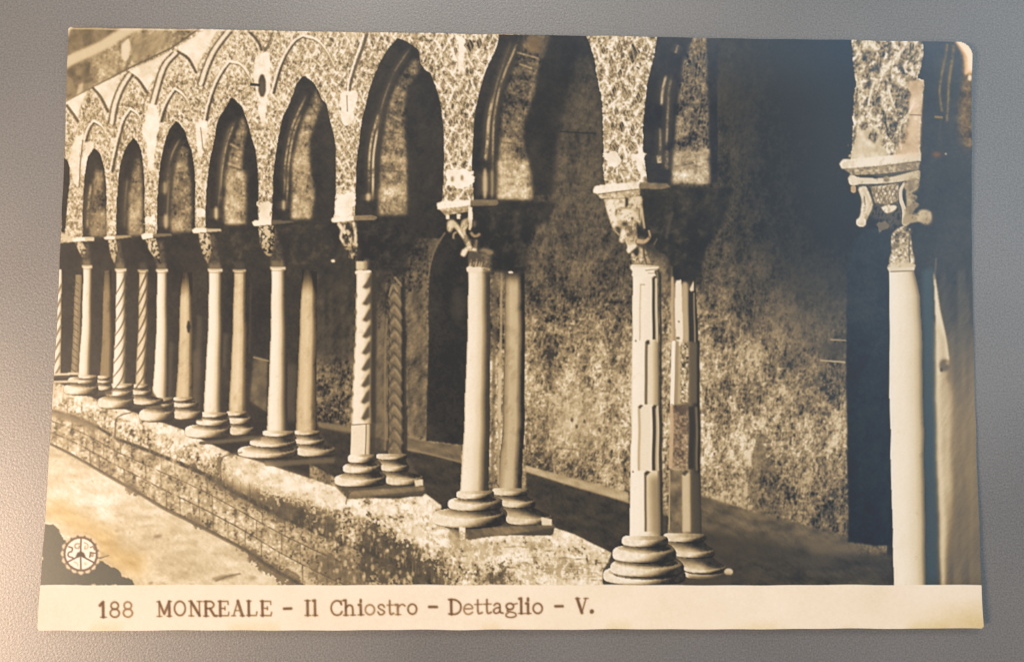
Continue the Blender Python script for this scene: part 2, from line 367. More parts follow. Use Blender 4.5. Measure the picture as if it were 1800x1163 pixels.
arch([(698, 68), (688, 78), (675, 96), (665, 116), (655, 141), (648, 162), (643, 186), (638, 202), (633, 230), (629, 262), (626, 292), (625, 332), (625, 380)], [(700, 68), (712, 72), (726, 81), (736, 91), (739, 110), (748, 124), (757, 130), (764, 147), (771, 168), (776, 192), (779, 222), (780, 262), (780, 302), (778, 342), (775, 364)], 12,
     ([(732, 98), (714, 124), (700, 146), (690, 166), (681, 200), (675, 230), (671, 262), (668, 302), (666, 380)], [(739, 110), (735, 127), (725, 142), (716, 153), (712, 182), (711, 222), (713, 262), (715, 312), (714, 378)]), (([(724, 80), (706, 106), (690, 134), (676, 172), (667, 206), (661, 236)], 1.8, 140), ([(669, 190), (659, 222), (652, 247), (649, 282), (648, 345)], 3.2, 198), ([(664, 222), (659, 250), (656, 282), (655, 360)], 3.2, 214), ([(647, 340), (648, 352)], 10, 210)), 150)
arch([(877, 62), (871, 86), (858, 115), (850, 136), (843, 161), (837, 186), (833, 216), (830, 262), (830, 312), (833, 354)], [(1030, 62), (1044, 100), (1053, 150), (1060, 182), (1060, 250), (1061, 302), (1064, 332)], 0,
     ([(922, 62), (911, 100), (900, 131), (890, 161), (884, 192), (880, 232), (877, 282), (875, 350)], [(966, 62), (956, 96), (946, 121), (940, 161), (930, 192), (921, 222), (921, 262), (931, 292), (937, 348)]), (([(913, 64), (903, 90), (890, 122), (877, 162), (870, 202), (866, 245), (866, 318)], 3, 172), ([(900, 66), (890, 96), (876, 140), (866, 180), (860, 212), (856, 262)], 2.4, 130), ([(868, 165), (859, 212), (855, 262), (853, 285)], 4.5, 190), ([(852, 300), (853, 345)], 9, 205), ([(864, 300), (866, 345)], 4, 195)), 136)
fill(spl([(1012, 100), (1003, 140), (992, 190), (983, 240), (976, 290), (972, 345)]) + [(1063, 330), (1058, 182), (1052, 150), (1040, 100)], F_WALL + 8, .9, soft=4)
line([(985, 231), (1047, 235)], 2.5, 60, .9)
fill([(1156, 55), (1146, 110), (1137, 150), (1133, 190), (1129, 222), (1128, 262), (1135, 300), (1138, 326), (1200, 326), (1262, 320), (1262, 55)], F_DARK, tint=(-1, 1, 5), rough=N_FINE * .4, amp=1.5)
fill(spl([(1222, 60), (1204, 100), (1196, 150), (1190, 200), (1185, 260), (1182, 323)]) + [(1247, 322), (1246, 250), (1245, 180), (1242, 100), (1240, 62)], F_TAN + 6 + 8 * norm(_fa), soft=2)
for pts, w, t in (([(1172, 130), (1165, 160), (1163, 188)], 4.5, 196), ([(1181, 132), (1176, 165), (1173, 220), (1170, 262)], 3.2, 172), ([(1160, 222), (1160, 280)], 3.6, 160), ([(1158, 272), (1160, 288)], 8, 222), ([(1171, 262), (1172, 300)], 4.5, 200), ([(1192, 78), (1186, 95)], 3, 150)):
    line(spl(pts), w * 2 + 8, 90, .55, soft=5, taper=True); line(spl(pts), w, t, .95, soft=1.8, mod=M_WORN, taper=True)
# pale low blocks of the reveals, their joints
for x0, x1, y0, y1, t in ((876, 928, 282, 350, 218), (876, 934, 330, 350, 208), (1184, 1246, 262, 322, 190), (1184, 1246, 300, 322, 208), (668, 713, 322, 350, 206), (668, 712, 350, 378, 170), (516, 548, 350, 384, 198), (516, 543, 270, 300, 182),
                          (397, 432, 300, 330, 196), (397, 425, 345, 372, 210), (398, 420, 372, 392, 214), (303, 318, 380, 408, 205), (228, 246, 372, 412, 200), (228, 250, 335, 372, 170), (160, 187, 370, 414, 168), (879, 905, 240, 280, 160)):
    fill([(x0, y0), (x1, y0 + 2), (x1, y1), (x0, y1)], t + 12 * norm(N_MED) + 10 * norm(N_FINE) + 6 * norm(_fa), .75, soft=3.5)
for p in ([(916, 110), (950, 122)], [(912, 114), (940, 125)], [(905, 140), (930, 150)], [(886, 175), (918, 181)], [(882, 208), (912, 213)], [(878, 250), (922, 256)], [(1190, 182), (1242, 184)], [(1195, 292), (1222, 285)], [(680, 232), (712, 236)], [(675, 262), (712, 268)], [(672, 300), (712, 302)], [(404, 270), (425, 280)], [(400, 292), (428, 300)]):
    line(p, 2.6, 88, .6, soft=1.5, taper=True)
for p in ([(905, 92), (950, 104)], [(910, 112), (938, 122)], [(690, 205), (705, 212)], [(402, 252), (420, 262)], [(399, 286), (424, 296)]):
    line(p, 3, 190, .7, soft=1.6, taper=True)
disc(938, 78, 14, 16, 165, .7, soft=4, tint=(10, 0, -6)); disc(940, 80, 8, 10, 118, .7, soft=3)
fill([(868, 60), (1040, 60), (1030, 130), (990, 190), (965, 160), (955, 95)], F_DARK + 2, .35, soft=8)
# the nearest piers: bold carved lozenges
fill([(1156, 62), (1146, 110), (1137, 150), (1133, 190), (1130, 222), (1129, 262), (1135, 300), (1138, 322), (1064, 330), (1061, 302), (1060, 250), (1060, 182), (1053, 150), (1044, 100), (1031, 62)], F_INLAY + 8, 1, rough=N_FINE * .4, amp=1.5, piece=P_ARCADE)
for x, y, rx, ry in ((1112, 95, 10, 21), (1074, 110, 6, 13), (1093, 222, 5, 15), (1112, 226, 5, 12), (1076, 222, 4, 10), (1098, 165, 7, 12), (1122, 170, 5, 12), (1120, 130, 5, 9), (1080, 160, 5, 14), (1092, 278, 4, 10), (1083, 196, 5, 11), (1105, 198, 5, 11), (1072, 180, 4, 9), (1122, 250, 4, 9), (1080, 258, 6, 9), (1108, 260, 7, 8),
                     (1090, 130, 5, 13), (1060, 90, 5, 11), (1086, 84, 5, 11), (1135, 85, 4, 10), (800, 90, 6, 14), (826, 80, 8, 14), (782, 70, 6, 12), (780, 150, 7, 14), (800, 170, 5, 11), (792, 215, 5, 11), (812, 215, 5, 11), (802, 240, 4, 10), (820, 240, 4, 9), (790, 262, 5, 10), (812, 268, 5, 10), (826, 150, 5, 12), (822, 185, 4, 10), (842, 75, 6, 16), (838, 108, 4, 9), (770, 105, 5, 11), (757, 85, 5, 10)):
    c = [(x, y - ry), (x + rx, y), (x, y + ry), (x - rx, y)]
    fill(c, 96 + 26 * norm(N_MED), .85, soft=1.3, rough=N_FRAY, amp=2)
    line(c + c[:1], 1.8, 240, .55, soft=.8)
    line([(x - rx * .2, y - ry * .5), (x + rx * .3, y + ry * .5)], rx * .3, 190, .6, soft=1)
for pts, t in (([(1062, 270), (1086, 268), (1090, 284), (1082, 296), (1064, 296)], 250), ([(1108, 272), (1132, 270), (1134, 300), (1128, 316), (1122, 300)], 249), ([(783, 300), (832, 298), (833, 322), (815, 330), (784, 326)], 250), ([(590, 340), (622, 339), (621, 376), (594, 379)], 247),
               ([(455, 356), (480, 354), (478, 386), (456, 388)], 236), ([(344, 368), (366, 366), (366, 380), (345, 382)], 248), ([(257, 380), (274, 378), (274, 395), (257, 396)], 248), ([(190, 390), (204, 388), (204, 396), (190, 398)], 240)):
    fill(pts, t + 5 * norm(N_MED), .95, soft=1.2, rough=N_FRAY, amp=2)
for x, y in ((795, 315), (812, 312), (1070, 312), (1085, 315), (1100, 318), (800, 342), (818, 340), (790, 346)):
    disc(x, y, 3, 5, 120, .75, soft=1.3)
# nearest pier on the right edge
_qx = (XX / 40 + .55 * _wx) * math.pi; _qy = (YY / 62 + .5 * _wy) * math.pi
_st2 = np.minimum(np.abs(np.sin(_qx + _qy)), np.abs(np.sin(_qx - _qy)))
F_PIER = np.clip(172 + 42 * np.clip(norm(-.8 * norm(_st2) + .55 * norm(_fa) + .45 * norm(_rid2) + .4 * norm(N_FINE)), -2.2, 1.6), 76, 247)
P0 = [(1496, 70), (1499, 110), (1504, 140), (1506, 150), (1502, 165), (1500, 205), (1499, 230), (1497, 262), (1497, 284), (1617, 270), (1616, 240), (1619, 205), (1622, 170), (1625, 142), (1612, 138), (1618, 120), (1623, 95), (1623, 72)]
fill(P0, F_PIER, piece=P_ARCADE, rough=N_FINE * .4, amp=1.4)
fill([(1498, 236), (1540, 222), (1556, 250), (1558, 282), (1498, 284)], 214 + 12 * norm(N_MED), .9, soft=3, rough=N_FRAY, amp=4)
fill([(1598, 142), (1624, 142), (1616, 272), (1570, 280), (1598, 215)], 205 + 10 * norm(N_MED), .95, soft=1.6, tint=(6, -4, -8))
for x, y, rx, ry, t in ((1540, 178, 13, 22, 130), (1553, 205, 7, 20, 66), (1572, 160, 9, 20, 120), (1590, 100, 10, 17, 110), (1565, 228, 12, 20, 84), (1535, 240, 9, 16, 112), (1588, 235, 9, 22, 128), (1594, 172, 8, 22, 118), (1525, 105, 9, 12, 110), (1520, 132, 8, 9, 120), (1550, 90, 8, 12, 104), (1590, 130, 7, 10, 90), (1512, 175, 5, 14, 140), (1580, 200, 6, 14, 100)):
    c = [(x, y - ry), (x + rx, y - ry * .1), (x + rx * .2, y + ry), (x - rx, y + ry * .1)]
    fill(c, t + 14 * norm(N_MED) + 26 * norm(_fa) + 14 * norm(N_FINE), .8, soft=2.2, rough=N_FRAY * .6, amp=2.5, hard=.35)
for p in ([(1537, 145), (1528, 175), (1524, 205)], [(1560, 140), (1566, 170), (1580, 205)], [(1524, 206), (1546, 210), (1554, 192)], [(1608, 175), (1600, 195), (1586, 212)], [(1556, 185), (1560, 215), (1566, 240)], [(1582, 222), (1583, 262)], [(1596, 100), (1590, 122), (1604, 132)]):
    line(spl(p), (5, 3), 240, .9, soft=1.6, mod=M_WORN)
line([(1600, 202), (1619, 203)], 1.8, 100, .8)

# --- capitals, shafts and bases of the printed columns
fill([(1125, 332), (1180, 328), (1290, 330), (1270, 395), (1240, 440), (1230, 490), (1180, 490), (1172, 452), (1135, 440)], F_DARK - 1, .97, soft=3, piece=COL[1])
fill([(830, 362), (880, 352), (980, 355), (966, 385), (940, 400), (930, 440), (926, 478), (865, 478), (862, 450), (840, 440)], F_DARK - 1, .97, soft=2.5, piece=COL[2])
fill([(660, 380), (740, 378), (735, 420), (715, 455), (715, 490), (660, 470), (640, 455), (625, 400)], F_DARK - 2, .95, soft=4, piece=COL[3])
fill([(480, 392), (600, 384), (600, 440), (560, 470), (530, 480), (478, 455)], F_DARK - 1, .95, soft=3)

# column 0
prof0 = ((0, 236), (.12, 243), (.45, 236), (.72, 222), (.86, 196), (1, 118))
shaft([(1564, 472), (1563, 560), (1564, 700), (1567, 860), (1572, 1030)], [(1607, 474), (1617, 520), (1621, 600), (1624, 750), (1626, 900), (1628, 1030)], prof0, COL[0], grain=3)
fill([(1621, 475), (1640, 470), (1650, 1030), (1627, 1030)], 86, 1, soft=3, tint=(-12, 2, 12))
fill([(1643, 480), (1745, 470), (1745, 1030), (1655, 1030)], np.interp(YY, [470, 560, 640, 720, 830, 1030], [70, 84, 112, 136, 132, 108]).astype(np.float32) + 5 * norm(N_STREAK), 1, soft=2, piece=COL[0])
fill([(1641, 476), (1645, 492), (1653, 545), (1662, 590), (1669, 632), (1655, 650), (1649, 660), (1645, 580)], 226, 1, soft=1.4)
fill([(1644, 560), (1660, 600), (1664, 640), (1674, 700), (1674, 850), (1668, 930), (1660, 1030), (1655, 1030), (1652, 930), (1647, 780)], 196 + 6 * norm(N_STREAK), .9, soft=4)
fill([(1644, 560), (1652, 600), (1656, 800), (1662, 930), (1660, 1030), (1656, 1030), (1652, 930), (1647, 780)], 228, .75, soft=2.5)
disc(1660, 642, 9, 11, 100, .9, soft=2); disc(1666, 638, 4, 4, 170, .8, soft=1.5); disc(1655, 650, 3, 4, 80, .9, soft=1); disc(1668, 665, 5, 8, 125, .5, soft=2)
line(spl([(1646, 455), (1645, 472), (1643, 490)]), 3, 120, .6, soft=1.5)
disc(1677, 497, 4, 3, 48, .7, soft=1.5)
# its capital
fill([(1500, 284), (1617, 276), (1617, 300), (1600, 330), (1510, 300)], 90, 1, soft=1.5, piece=COL[0])
fill([(1506, 322), (1616, 312), (1606, 372), (1590, 398), (1566, 402), (1540, 384), (1520, 372)], 82 + 14 * norm(_fa), .85, soft=3)
fill(spl([(1475, 289), (1482, 281), (1498, 280), (1560, 273), (1618, 268)]) + [(1619, 283), (1560, 290), (1500, 297), (1480, 298)], 240, 1, piece=COL[0])
fill([(1484, 298), (1560, 290), (1617, 284), (1614, 298), (1560, 304), (1498, 309)], 168 + 20 * norm(N_FINE), 1, piece=COL[0])
for i in range(40): disc(1488 + i * 3.2, 298 - i * .35 + 2 * rng.random(), 1.2, 2, 112, .5, soft=1)
fill(spl([(1490, 315), (1496, 308), (1510, 312), (1560, 312), (1612, 300), (1618, 306)]) + [(1616, 318), (1560, 322), (1510, 325), (1494, 326)], 222, 1, piece=COL[0])
line([(1510, 325), (1560, 323), (1615, 316)], 2.4, 92, .8); disc(1558, 314, 5, 5, 190, 1); disc(1558, 314, 5.5, 5.5, 110, .4, soft=1)
disc(1500, 318, 8, 9, 228, 1, piece=COL[0]); disc(1500, 333, 5, 7, 178, 1, tint=(10, -4, -10))
fill(spl([(1509, 330), (1522, 328), (1530, 345), (1534, 362), (1526, 382), (1518, 396), (1508, 394), (1514, 372), (1516, 352), (1509, 330)]), 226, 1, piece=COL[0])
disc(1514, 391, 9, 8, 232, 1, piece=COL[0]); line(spl([(1519, 345), (1521, 360)]), 2, 120, .8)
fill([(1530, 328), (1580, 322), (1578, 352), (1562, 360), (1538, 356)], 184 + 26 * norm(N_FINE), 1, soft=1, piece=COL[0])
for i in range(6):
    line([(1532 + i * 8, 328), (1542 + i * 7, 358)], 1.4, 112, .75); line([(1584 - i * 8, 324), (1560 - i * 6, 360)], 1.4, 112, .6)
fill(spl([(1549, 364), (1560, 360), (1576, 362), (1572, 370), (1558, 374), (1549, 364)]), 234, 1, piece=COL[0])
line(spl([(1590, 322), (1583, 335), (1584, 352), (1590, 370), (1590, 392)]), (5, 8), 224, 1, piece=COL[0])
fill(spl([(1590, 320), (1606, 312), (1615, 318), (1613, 332), (1602, 340), (1612, 346), (1608, 354), (1616, 360), (1606, 372), (1600, 392), (1588, 396), (1594, 360), (1590, 340), (1590, 320)]), 186 + 22 * norm(N_MED), 1, soft=1, piece=COL[0])
fill([(1589, 330), (1593, 335), (1592, 360), (1588, 350)], 60, .9, soft=1)
line([(1594, 386), (1618, 382)], 14, 186, 1, soft=1.6, piece=COL[0]); fill(spl([(1612, 378), (1618, 370), (1628, 369), (1637, 374), (1638, 386), (1630, 394), (1620, 391), (1612, 386), (1612, 378)]), 224, 1, soft=1.4, piece=COL[0]); disc(1629, 388, 9, 5, 186, .7, soft=2.5); line(spl([(1600, 366), (1606, 374), (1614, 378)]), 3, 120, .6, soft=1.5)
line(spl([(1518, 332), (1525, 348), (1530, 362), (1522, 382)]), 4, 190, .6, soft=2); disc(1517, 394, 5, 4, 186, .6, soft=2); line(spl([(1510, 334), (1516, 352), (1515, 370)]), 3, 244, .8, soft=1.5)
fill(spl([(1542, 392), (1556, 388), (1562, 398), (1550, 404), (1546, 410)]), 132, .8, soft=1.5, rough=N_FRAY, amp=2)
fill(spl([(1568, 412), (1578, 402), (1592, 398), (1600, 414), (1604, 440), (1606, 464), (1566, 464), (1568, 440), (1566, 425)]), 206 + 22 * norm(N_FINE), 1, soft=1, piece=COL[0])
fill([(1567, 412), (1600, 398), (1602, 420), (1585, 422), (1572, 432)], 128 + 40 * norm(N_FINE), .8, soft=2)
line(spl([(1600, 412), (1598, 435), (1600, 460)]), 3, 100, .75)
fill(spl([(1560, 470), (1566, 463), (1588, 462), (1608, 464), (1609, 470), (1604, 476), (1580, 478), (1564, 476), (1560, 470)]), 224, 1, piece=COL[0]); line([(1566, 477), (1605, 476)], 2, 130, .8)

# column 1, fluted
def abacus(pts, under, strip, pc, st=120):
    fill(under, 196 + 16 * norm(N_FINE), 1, piece=pc)
    fill(strip, st + 10 * norm(N_MED), 1, soft=1, piece=pc)
    fill(pts, 250, 1, piece=pc)
abacus(spl([(1042, 334), (1048, 327), (1070, 325), (1124, 320)]) + [(1124, 332), (1050, 341), (1043, 339)], [(1048, 340), (1124, 331), (1125, 344), (1086, 350), (1056, 350)], [(1124, 320), (1172, 323), (1178, 329), (1160, 333), (1125, 331)], COL[1], 132)
line([(1052, 342), (1122, 333)], 1.8, 128, .8)
K1 = COL[1]
fill(spl([(1062, 351), (1092, 350), (1126, 345), (1129, 364), (1128, 384), (1122, 404), (1118, 430), (1108, 440), (1100, 426), (1092, 408), (1078, 402), (1070, 380), (1062, 351)]), 206 + 10 * norm(N_MED) + 8 * norm(N_FINE), 1, soft=1, piece=K1)
fill(spl([(1063, 352), (1078, 352), (1084, 372), (1086, 392), (1079, 400), (1071, 380), (1063, 352)]), 240, .95, soft=1.6)          # lit left leaf
fill([(1078, 351), (1099, 350), (1098, 365), (1084, 366)], 236, .9, soft=1.6); fill([(1105, 349), (1126, 346), (1127, 365), (1108, 367)], 236, .9, soft=1.6)
fill([(1099, 349), (1105, 348), (1104, 362), (1100, 367)], 70, .95, soft=1.1); disc(1092, 355, 3, 3, 132, .7, soft=1.2); disc(1112, 361, 3, 2, 120, .6, soft=1.2)
fill(spl([(1090, 386), (1090, 374), (1098, 368), (1110, 369), (1116, 378), (1114, 392), (1104, 396), (1090, 386)]), 240, .9, soft=2)   # middle leaf
line(spl([(1084, 384), (1083, 374), (1090, 367), (1102, 366), (1112, 368)]), 3, 150, .7, soft=1.6, taper=True)
line(spl([(1110, 372), (1119, 380), (1122, 394), (1116, 404)]), 6, 234, .85, soft=1.6, taper=True); disc(1112, 384, 2.2, 2.6, 96, .8, soft=1)
for x, y, rx, ry, t, a_ in ((1099, 394, 6, 4.5, 70, 0), (1106, 401, 6, 3.5, 104, .5), (1087, 403, 6, 4, 64, .5), (1106, 413, 4, 4, 92, 0), (1100, 404, 4, 3, 150, 0), (1110, 408, 3, 3, 130, 0)):
    disc(x, y, rx, ry, t, .9, soft=1.8, ang=a_)
line(spl([(1079, 404), (1084, 409), (1088, 413)]), 3, 186, .8, soft=1.4)
fill(spl([(1091, 410), (1096, 403), (1101, 410), (1099, 420), (1095, 428), (1089, 424), (1091, 410)]), 240, .95, soft=1.4, piece=K1)
fill(spl([(1103, 418), (1112, 412), (1118, 420), (1112, 430), (1104, 428), (1103, 418)]), 206, .85, soft=2)
fill(spl([(1119, 389), (1124, 394), (1130, 404), (1135, 410), (1129, 416), (1120, 412), (1118, 402), (1119, 389)]), 62, .97, soft=1.6)
line(spl([(1127, 364), (1130, 380), (1133, 400)]), (6, 3), 216, .9, soft=1.5, piece=K1); line([(1124, 364), (1125, 390)], 2, 108, .6, soft=1.2, taper=True)
line(spl([(1141, 406), (1142, 416), (1134, 424), (1122, 424)]), (2.5, 8), 208, .95, soft=1.5, piece=K1, tint=(5, -3, -4))
fill(spl([(1101, 440), (1105, 433), (1116, 429), (1121, 433), (1112, 440), (1106, 446), (1101, 440)]), 244, 1, soft=1.2, piece=K1)
fill([(1110, 447), (1124, 434), (1134, 438), (1148, 464), (1112, 464)], 204 + 12 * norm(N_FINE), 1, soft=1.2, piece=K1)
fill(spl([(1113, 441), (1122, 435), (1124, 444), (1120, 451), (1114, 446)]), 62, .95, soft=1.4); line(spl([(1132, 434), (1133, 448), (1137, 463)]), (4, 2.5), 84, .9, soft=1.4); line([(1141, 450), (1146, 462)], 2.2, 96, .8, soft=1.2); line(spl([(1122, 452), (1125, 462)]), 2, 130, .7, soft=1.2)
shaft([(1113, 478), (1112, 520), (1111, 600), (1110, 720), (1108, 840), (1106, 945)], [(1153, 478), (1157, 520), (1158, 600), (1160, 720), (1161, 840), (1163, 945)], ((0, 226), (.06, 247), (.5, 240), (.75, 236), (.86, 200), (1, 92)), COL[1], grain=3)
fill(spl([(1108, 471), (1112, 465), (1135, 465), (1158, 468), (1158, 471), (1150, 478), (1151, 486), (1114, 486), (1112, 478), (1108, 471)]), 240, 1, piece=COL[1]); line([(1136, 475), (1155, 473)], 2.6, 176, .9); line([(1140, 480), (1150, 480)], 2, 190, .9)
def flute(x0, x1, y0, y1, dkw, dk=72, lt=226):
    fill([(x0, y0 + 3), (x0 + 3, y0), (x1, y0), (x1, y1), (x0, y1)], lt, 1, soft=.8)
    fill([(x0, y0 + 3), (x0 + 3, y0 - 1), (x0 + dkw + 3, y0), (x0 + dkw, y0 + 6), (x0 + dkw, y1), (x0, y1)], dk, .95, soft=.9)
flute(1147, 1153, 486, 597, 4.5, 70, 205); line([(1126, 500), (1124, 597)], 2.4, 200, .9, soft=1); line([(1127, 500), (1133, 500)], 2, 175, .8); line([(1153.5, 490), (1154.5, 600)], 3, 208, .9)
flute(1134, 1152, 598, 711, 4.4, 112, 224); fill([(1134, 600), (1140, 598), (1142, 604), (1137, 606)], 78, .9, soft=.8); line([(1152, 602), (1153, 711)], 7, 168, .7, soft=3)
disc(1117, 599, 2, 2, 120, .8)
flute(1122, 1146, 712, 827, 3.2, 182, 232); fill([(1122, 714), (1127, 711), (1131, 712), (1125, 719)], 92, .9, soft=.8)
flute(1147, 1155, 712, 827, 6, 74, 190); line([(1156, 714), (1157, 826)], 2.6, 206, .9)
flute(1133, 1156, 828, 934, 4, 106, 218); fill([(1133, 831), (1139, 827), (1144, 829), (1137, 836)], 80, .9, soft=.8); disc(1113, 829, 2, 2, 120, .8)
fill([(1143, 838), (1163, 838), (1165, 942), (1146, 942)], 120, .7, soft=5); line([(1160, 480), (1163, 940)], 4.5, 66, .9, soft=1.5)
# its rear shaft
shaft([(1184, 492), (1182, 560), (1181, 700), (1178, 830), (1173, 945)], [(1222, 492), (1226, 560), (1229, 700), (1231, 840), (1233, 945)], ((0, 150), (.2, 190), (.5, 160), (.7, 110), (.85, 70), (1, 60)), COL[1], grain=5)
fill([(1184, 440), (1226, 440), (1224, 500), (1184, 500)], F_DARK - 1, 1, soft=5)
line([(1182, 488), (1181, 600)], 4.5, 190, .85, soft=1.2, tint=(3, -2, -2)); fill(spl([(1187, 500), (1189, 494), (1194, 493), (1198, 500), (1200, 596), (1188, 596), (1187, 500)]), 236, 1, soft=.8)
line([(1204, 500), (1206, 596)], 9, 184, .9, soft=2.5); fill([(1211, 510), (1219, 512), (1218, 600), (1211, 600)], 66, 1, soft=1); fill([(1212, 508), (1219, 494), (1220, 510), (1214, 512)], 224, .95, soft=.8); line([(1220, 515), (1221, 600)], 3, 132, .9); disc(1193, 565, 1.5, 1.5, 110, .8); disc(1191, 594, 4, 2.5, 110, .8)
line([(1184, 602), (1182, 712)], 7, 243, 1); line([(1190, 602), (1189, 708)], 6, 150, .8, soft=1.5)
fill([(1197, 602), (1211, 604), (1211, 708), (1196, 708)], 160 + 34 * norm(N_FINE) + 10 * norm(N_MED), 1, soft=1); fill([(1212, 602), (1229, 602), (1229, 708), (1214, 708)], 104, .95, soft=1.5); line([(1227, 600), (1230, 940)], 5, 62, .9, soft=1.5)
line([(1181, 712), (1179, 820)], 6, 190, .9, tint=(6, -4, -4)); fill([(1184, 712), (1210, 712), (1211, 824), (1184, 824)], 138 + 16 * norm(N_FINE) + 8 * norm(N_MED), 1, soft=1, tint=(2, -2, 0)); fill([(1184, 712), (1212, 708), (1210, 722), (1186, 724)], 78, .7, soft=2)
fill([(1211, 714), (1222, 712), (1220, 824), (1211, 824)], 70, 1, soft=1.2); line([(1224, 716), (1225, 824)], 4, 120, .9, soft=1.5)
fill([(1178, 826), (1200, 826), (1200, 938), (1174, 938)], 124 + 12 * norm(N_MED), 1, soft=1); line([(1177, 826), (1176, 930)], 2.4, 176, .8); fill([(1199, 832), (1204, 826), (1212, 826), (1214, 838), (1214, 934), (1200, 934)], 200, 1, soft=1.4); fill([(1198, 832), (1205, 825), (1212, 827), (1204, 836)], 80, .9, soft=1); fill([(1214, 830), (1230, 830), (1232, 940), (1216, 940)], 92, .8, soft=3)

def turned(levels, pc, lt, k=.15):
    """a turned base drawn ring by ring from the ground up, shaded as a solid lit from the left"""
    lv = levels[::-1]
    for n, (x0, x1, y0, y1) in enumerate(lv):
        cx, r = (x0 + x1) / 2, (x1 - x0) / 2
        ry = k * r; T = max((y1 - y0 - ry) * .84, 3.5); yb = y1 - ry - (1.5 if n == 0 else 3)
        last = n + 1 == len(lv)
        if last: T = max(y1 - y0 - ry, 3.5) * .8
        steps = []
        m = max(int(T * 1.2), 6)
        for q in range(m + 1):
            nz = 2 * q / m - 1
            steps.append((cx, r - .34 * T * (1 - math.sqrt(1 - nz * nz * .98)), yb - T * q / m, nz, math.sqrt(max(1 - nz * nz, 0)), 1.0, last))
        if n + 1 < len(lv):
            a0, a1, b0, b1 = lv[n + 1]
            cn, rn = (a0 + a1) / 2, (a1 - a0) / 2
            yn = b1 - k * rn; yt = yb - T; m2 = max(int(abs(yt - yn)), 3)
            for q in range(1, m2 + 1):
                f = q / m2
                rr = (r * .95) * (1 - f) + rn * .92 * f - .07 * r * math.sin(math.pi * f)
                steps.append((cx * (1 - f) + cn * f, rr, yt * (1 - f) + yn * f, .5 - .9 * f, .8, .92 - .5 * f, False))
        for c, rr, y, nz, nr, ao, cut in steps:
            t = np.linspace(0, 2 * math.pi, 30, endpoint=False)
            pts = [(c + rr * math.cos(a), y + k * rr * math.sin(a)) for a in t]
            sl, mk = polymask(pts, .45)
            if cut: mk = mk * sst(y - .35 * k * rr - .8, y - .35 * k * rr + .8, YY[sl])
            u = np.clip((XX[sl] - c) / rr, -1, 1)
            li = -.78 * u * max(nr, .35) + .34 * np.sqrt(1 - u * u) * nr + .30 * nz + .16
            tone = 66 + (lt - 66) * sst(-.08, .72, li) * ao + 14 * N_FINE[sl] + 12 * N_MED[sl] - 26 * sst(.5, .9, -nz) * (u > -.4)
            TONE[sl] = TONE[sl] * (1 - mk) + tone * mk
            PIECE[sl][mk > .5] = pc

def plinthpair(pc, levels, s=1.0, lt=236):
    turned([b for a, b in levels], pc, lt - 14)
    turned([a for a, b in levels], pc, lt)
fill([(1060, 1000), (1100, 960), (1240, 950), (1285, 1000), (1285, 1030), (1060, 1030)], 84, .95, soft=3, piece=COL[1])
plinthpair(COL[1], [((1093, 1175, 943, 966), (1166, 1241, 939, 957)), ((1077, 1190, 964, 994), (1185, 1258, 966, 984)), ((1073, 1203, 990, 1019), (1202, 1278, 997, 1010)), ((1060, 1206, 1002, 1032), (1204, 1280, 1003, 1020))])
disc(1281, 1004, 8, 6, 206, 1, soft=1, piece=COL[1]); line([(1181, 470), (1181, 486)], 4, 120, .6, soft=1.5)
fill([(1212, 1012), (1285, 1008), (1286, 1030), (1205, 1030)], 84, .85, soft=3)

# column 2
abacus([(768, 358), (776, 355), (828, 350), (828, 361), (770, 369)], [(772, 368), (828, 361), (827, 371), (783, 379)], [(828, 350), (874, 352), (877, 358), (872, 362), (828, 361)], COL[2], 124)
for i in range(16): disc(780 + i * 3, 372 - i * .3 + 3 * rng.random(), 1.3, 2, 104, .6, soft=1)
fill([(784, 379), (826, 371), (830, 385), (822, 400), (790, 398)], 66, 1, soft=1)
for pts, t in (([(784, 378), (791, 377), (791, 386), (785, 386)], 236), ([(803, 376), (811, 375), (809, 385), (804, 385)], 224), ([(824, 362), (830, 364), (832, 380), (829, 398), (825, 402), (824, 384)], 240)):
    fill(pts, t, 1, soft=.8, piece=COL[2])
fill(spl([(786, 404), (787, 391), (795, 386), (803, 391), (812, 403), (821, 414), (827, 426), (830, 438), (823, 437), (815, 421), (806, 409), (798, 400), (793, 408), (787, 406)]), 206 + 12 * norm(N_MED), 1, soft=1.4, piece=COL[2])
fill(spl([(787, 402), (789, 392), (795, 388), (797, 395), (791, 404), (787, 402)]), 226, .8, soft=1.8)
fill(spl([(809, 400), (813, 388), (821, 384), (824, 395), (819, 404), (818, 418), (811, 406), (809, 400)]), 196 + 10 * norm(N_FINE), 1, soft=1.5, piece=COL[2])
line(spl([(804, 407), (798, 411), (797, 421)]), 3.4, 178, .85, soft=1.4, taper=True); line(spl([(826, 405), (832, 413), (838, 414), (846, 409)]), 5, 158, .9, soft=1.5, tint=(6, -3, -3), taper=True); line([(838, 422), (837, 437)], 2.6, 142, .8, soft=1.3); disc(834, 393, 3, 6, 142, .7, soft=1.8)
line(spl([(824, 384), (828, 394), (826, 402)]), 4, 226, .85, soft=1.4)
fill(spl([(810, 448), (813, 439), (823, 433), (836, 436), (838, 441), (824, 440), (818, 450), (810, 448)]), 232, 1, soft=1.3, piece=COL[2]); disc(826, 438, 4, 2.6, 170, .7, soft=1.2)
fill(spl([(842, 441), (850, 436), (862, 439), (869, 444), (860, 449), (852, 443), (842, 441)]), 146, .9, soft=1.6, piece=COL[2])
fill([(823, 446), (846, 446), (849, 471), (826, 471)], 92, 1, soft=2, piece=COL[2])
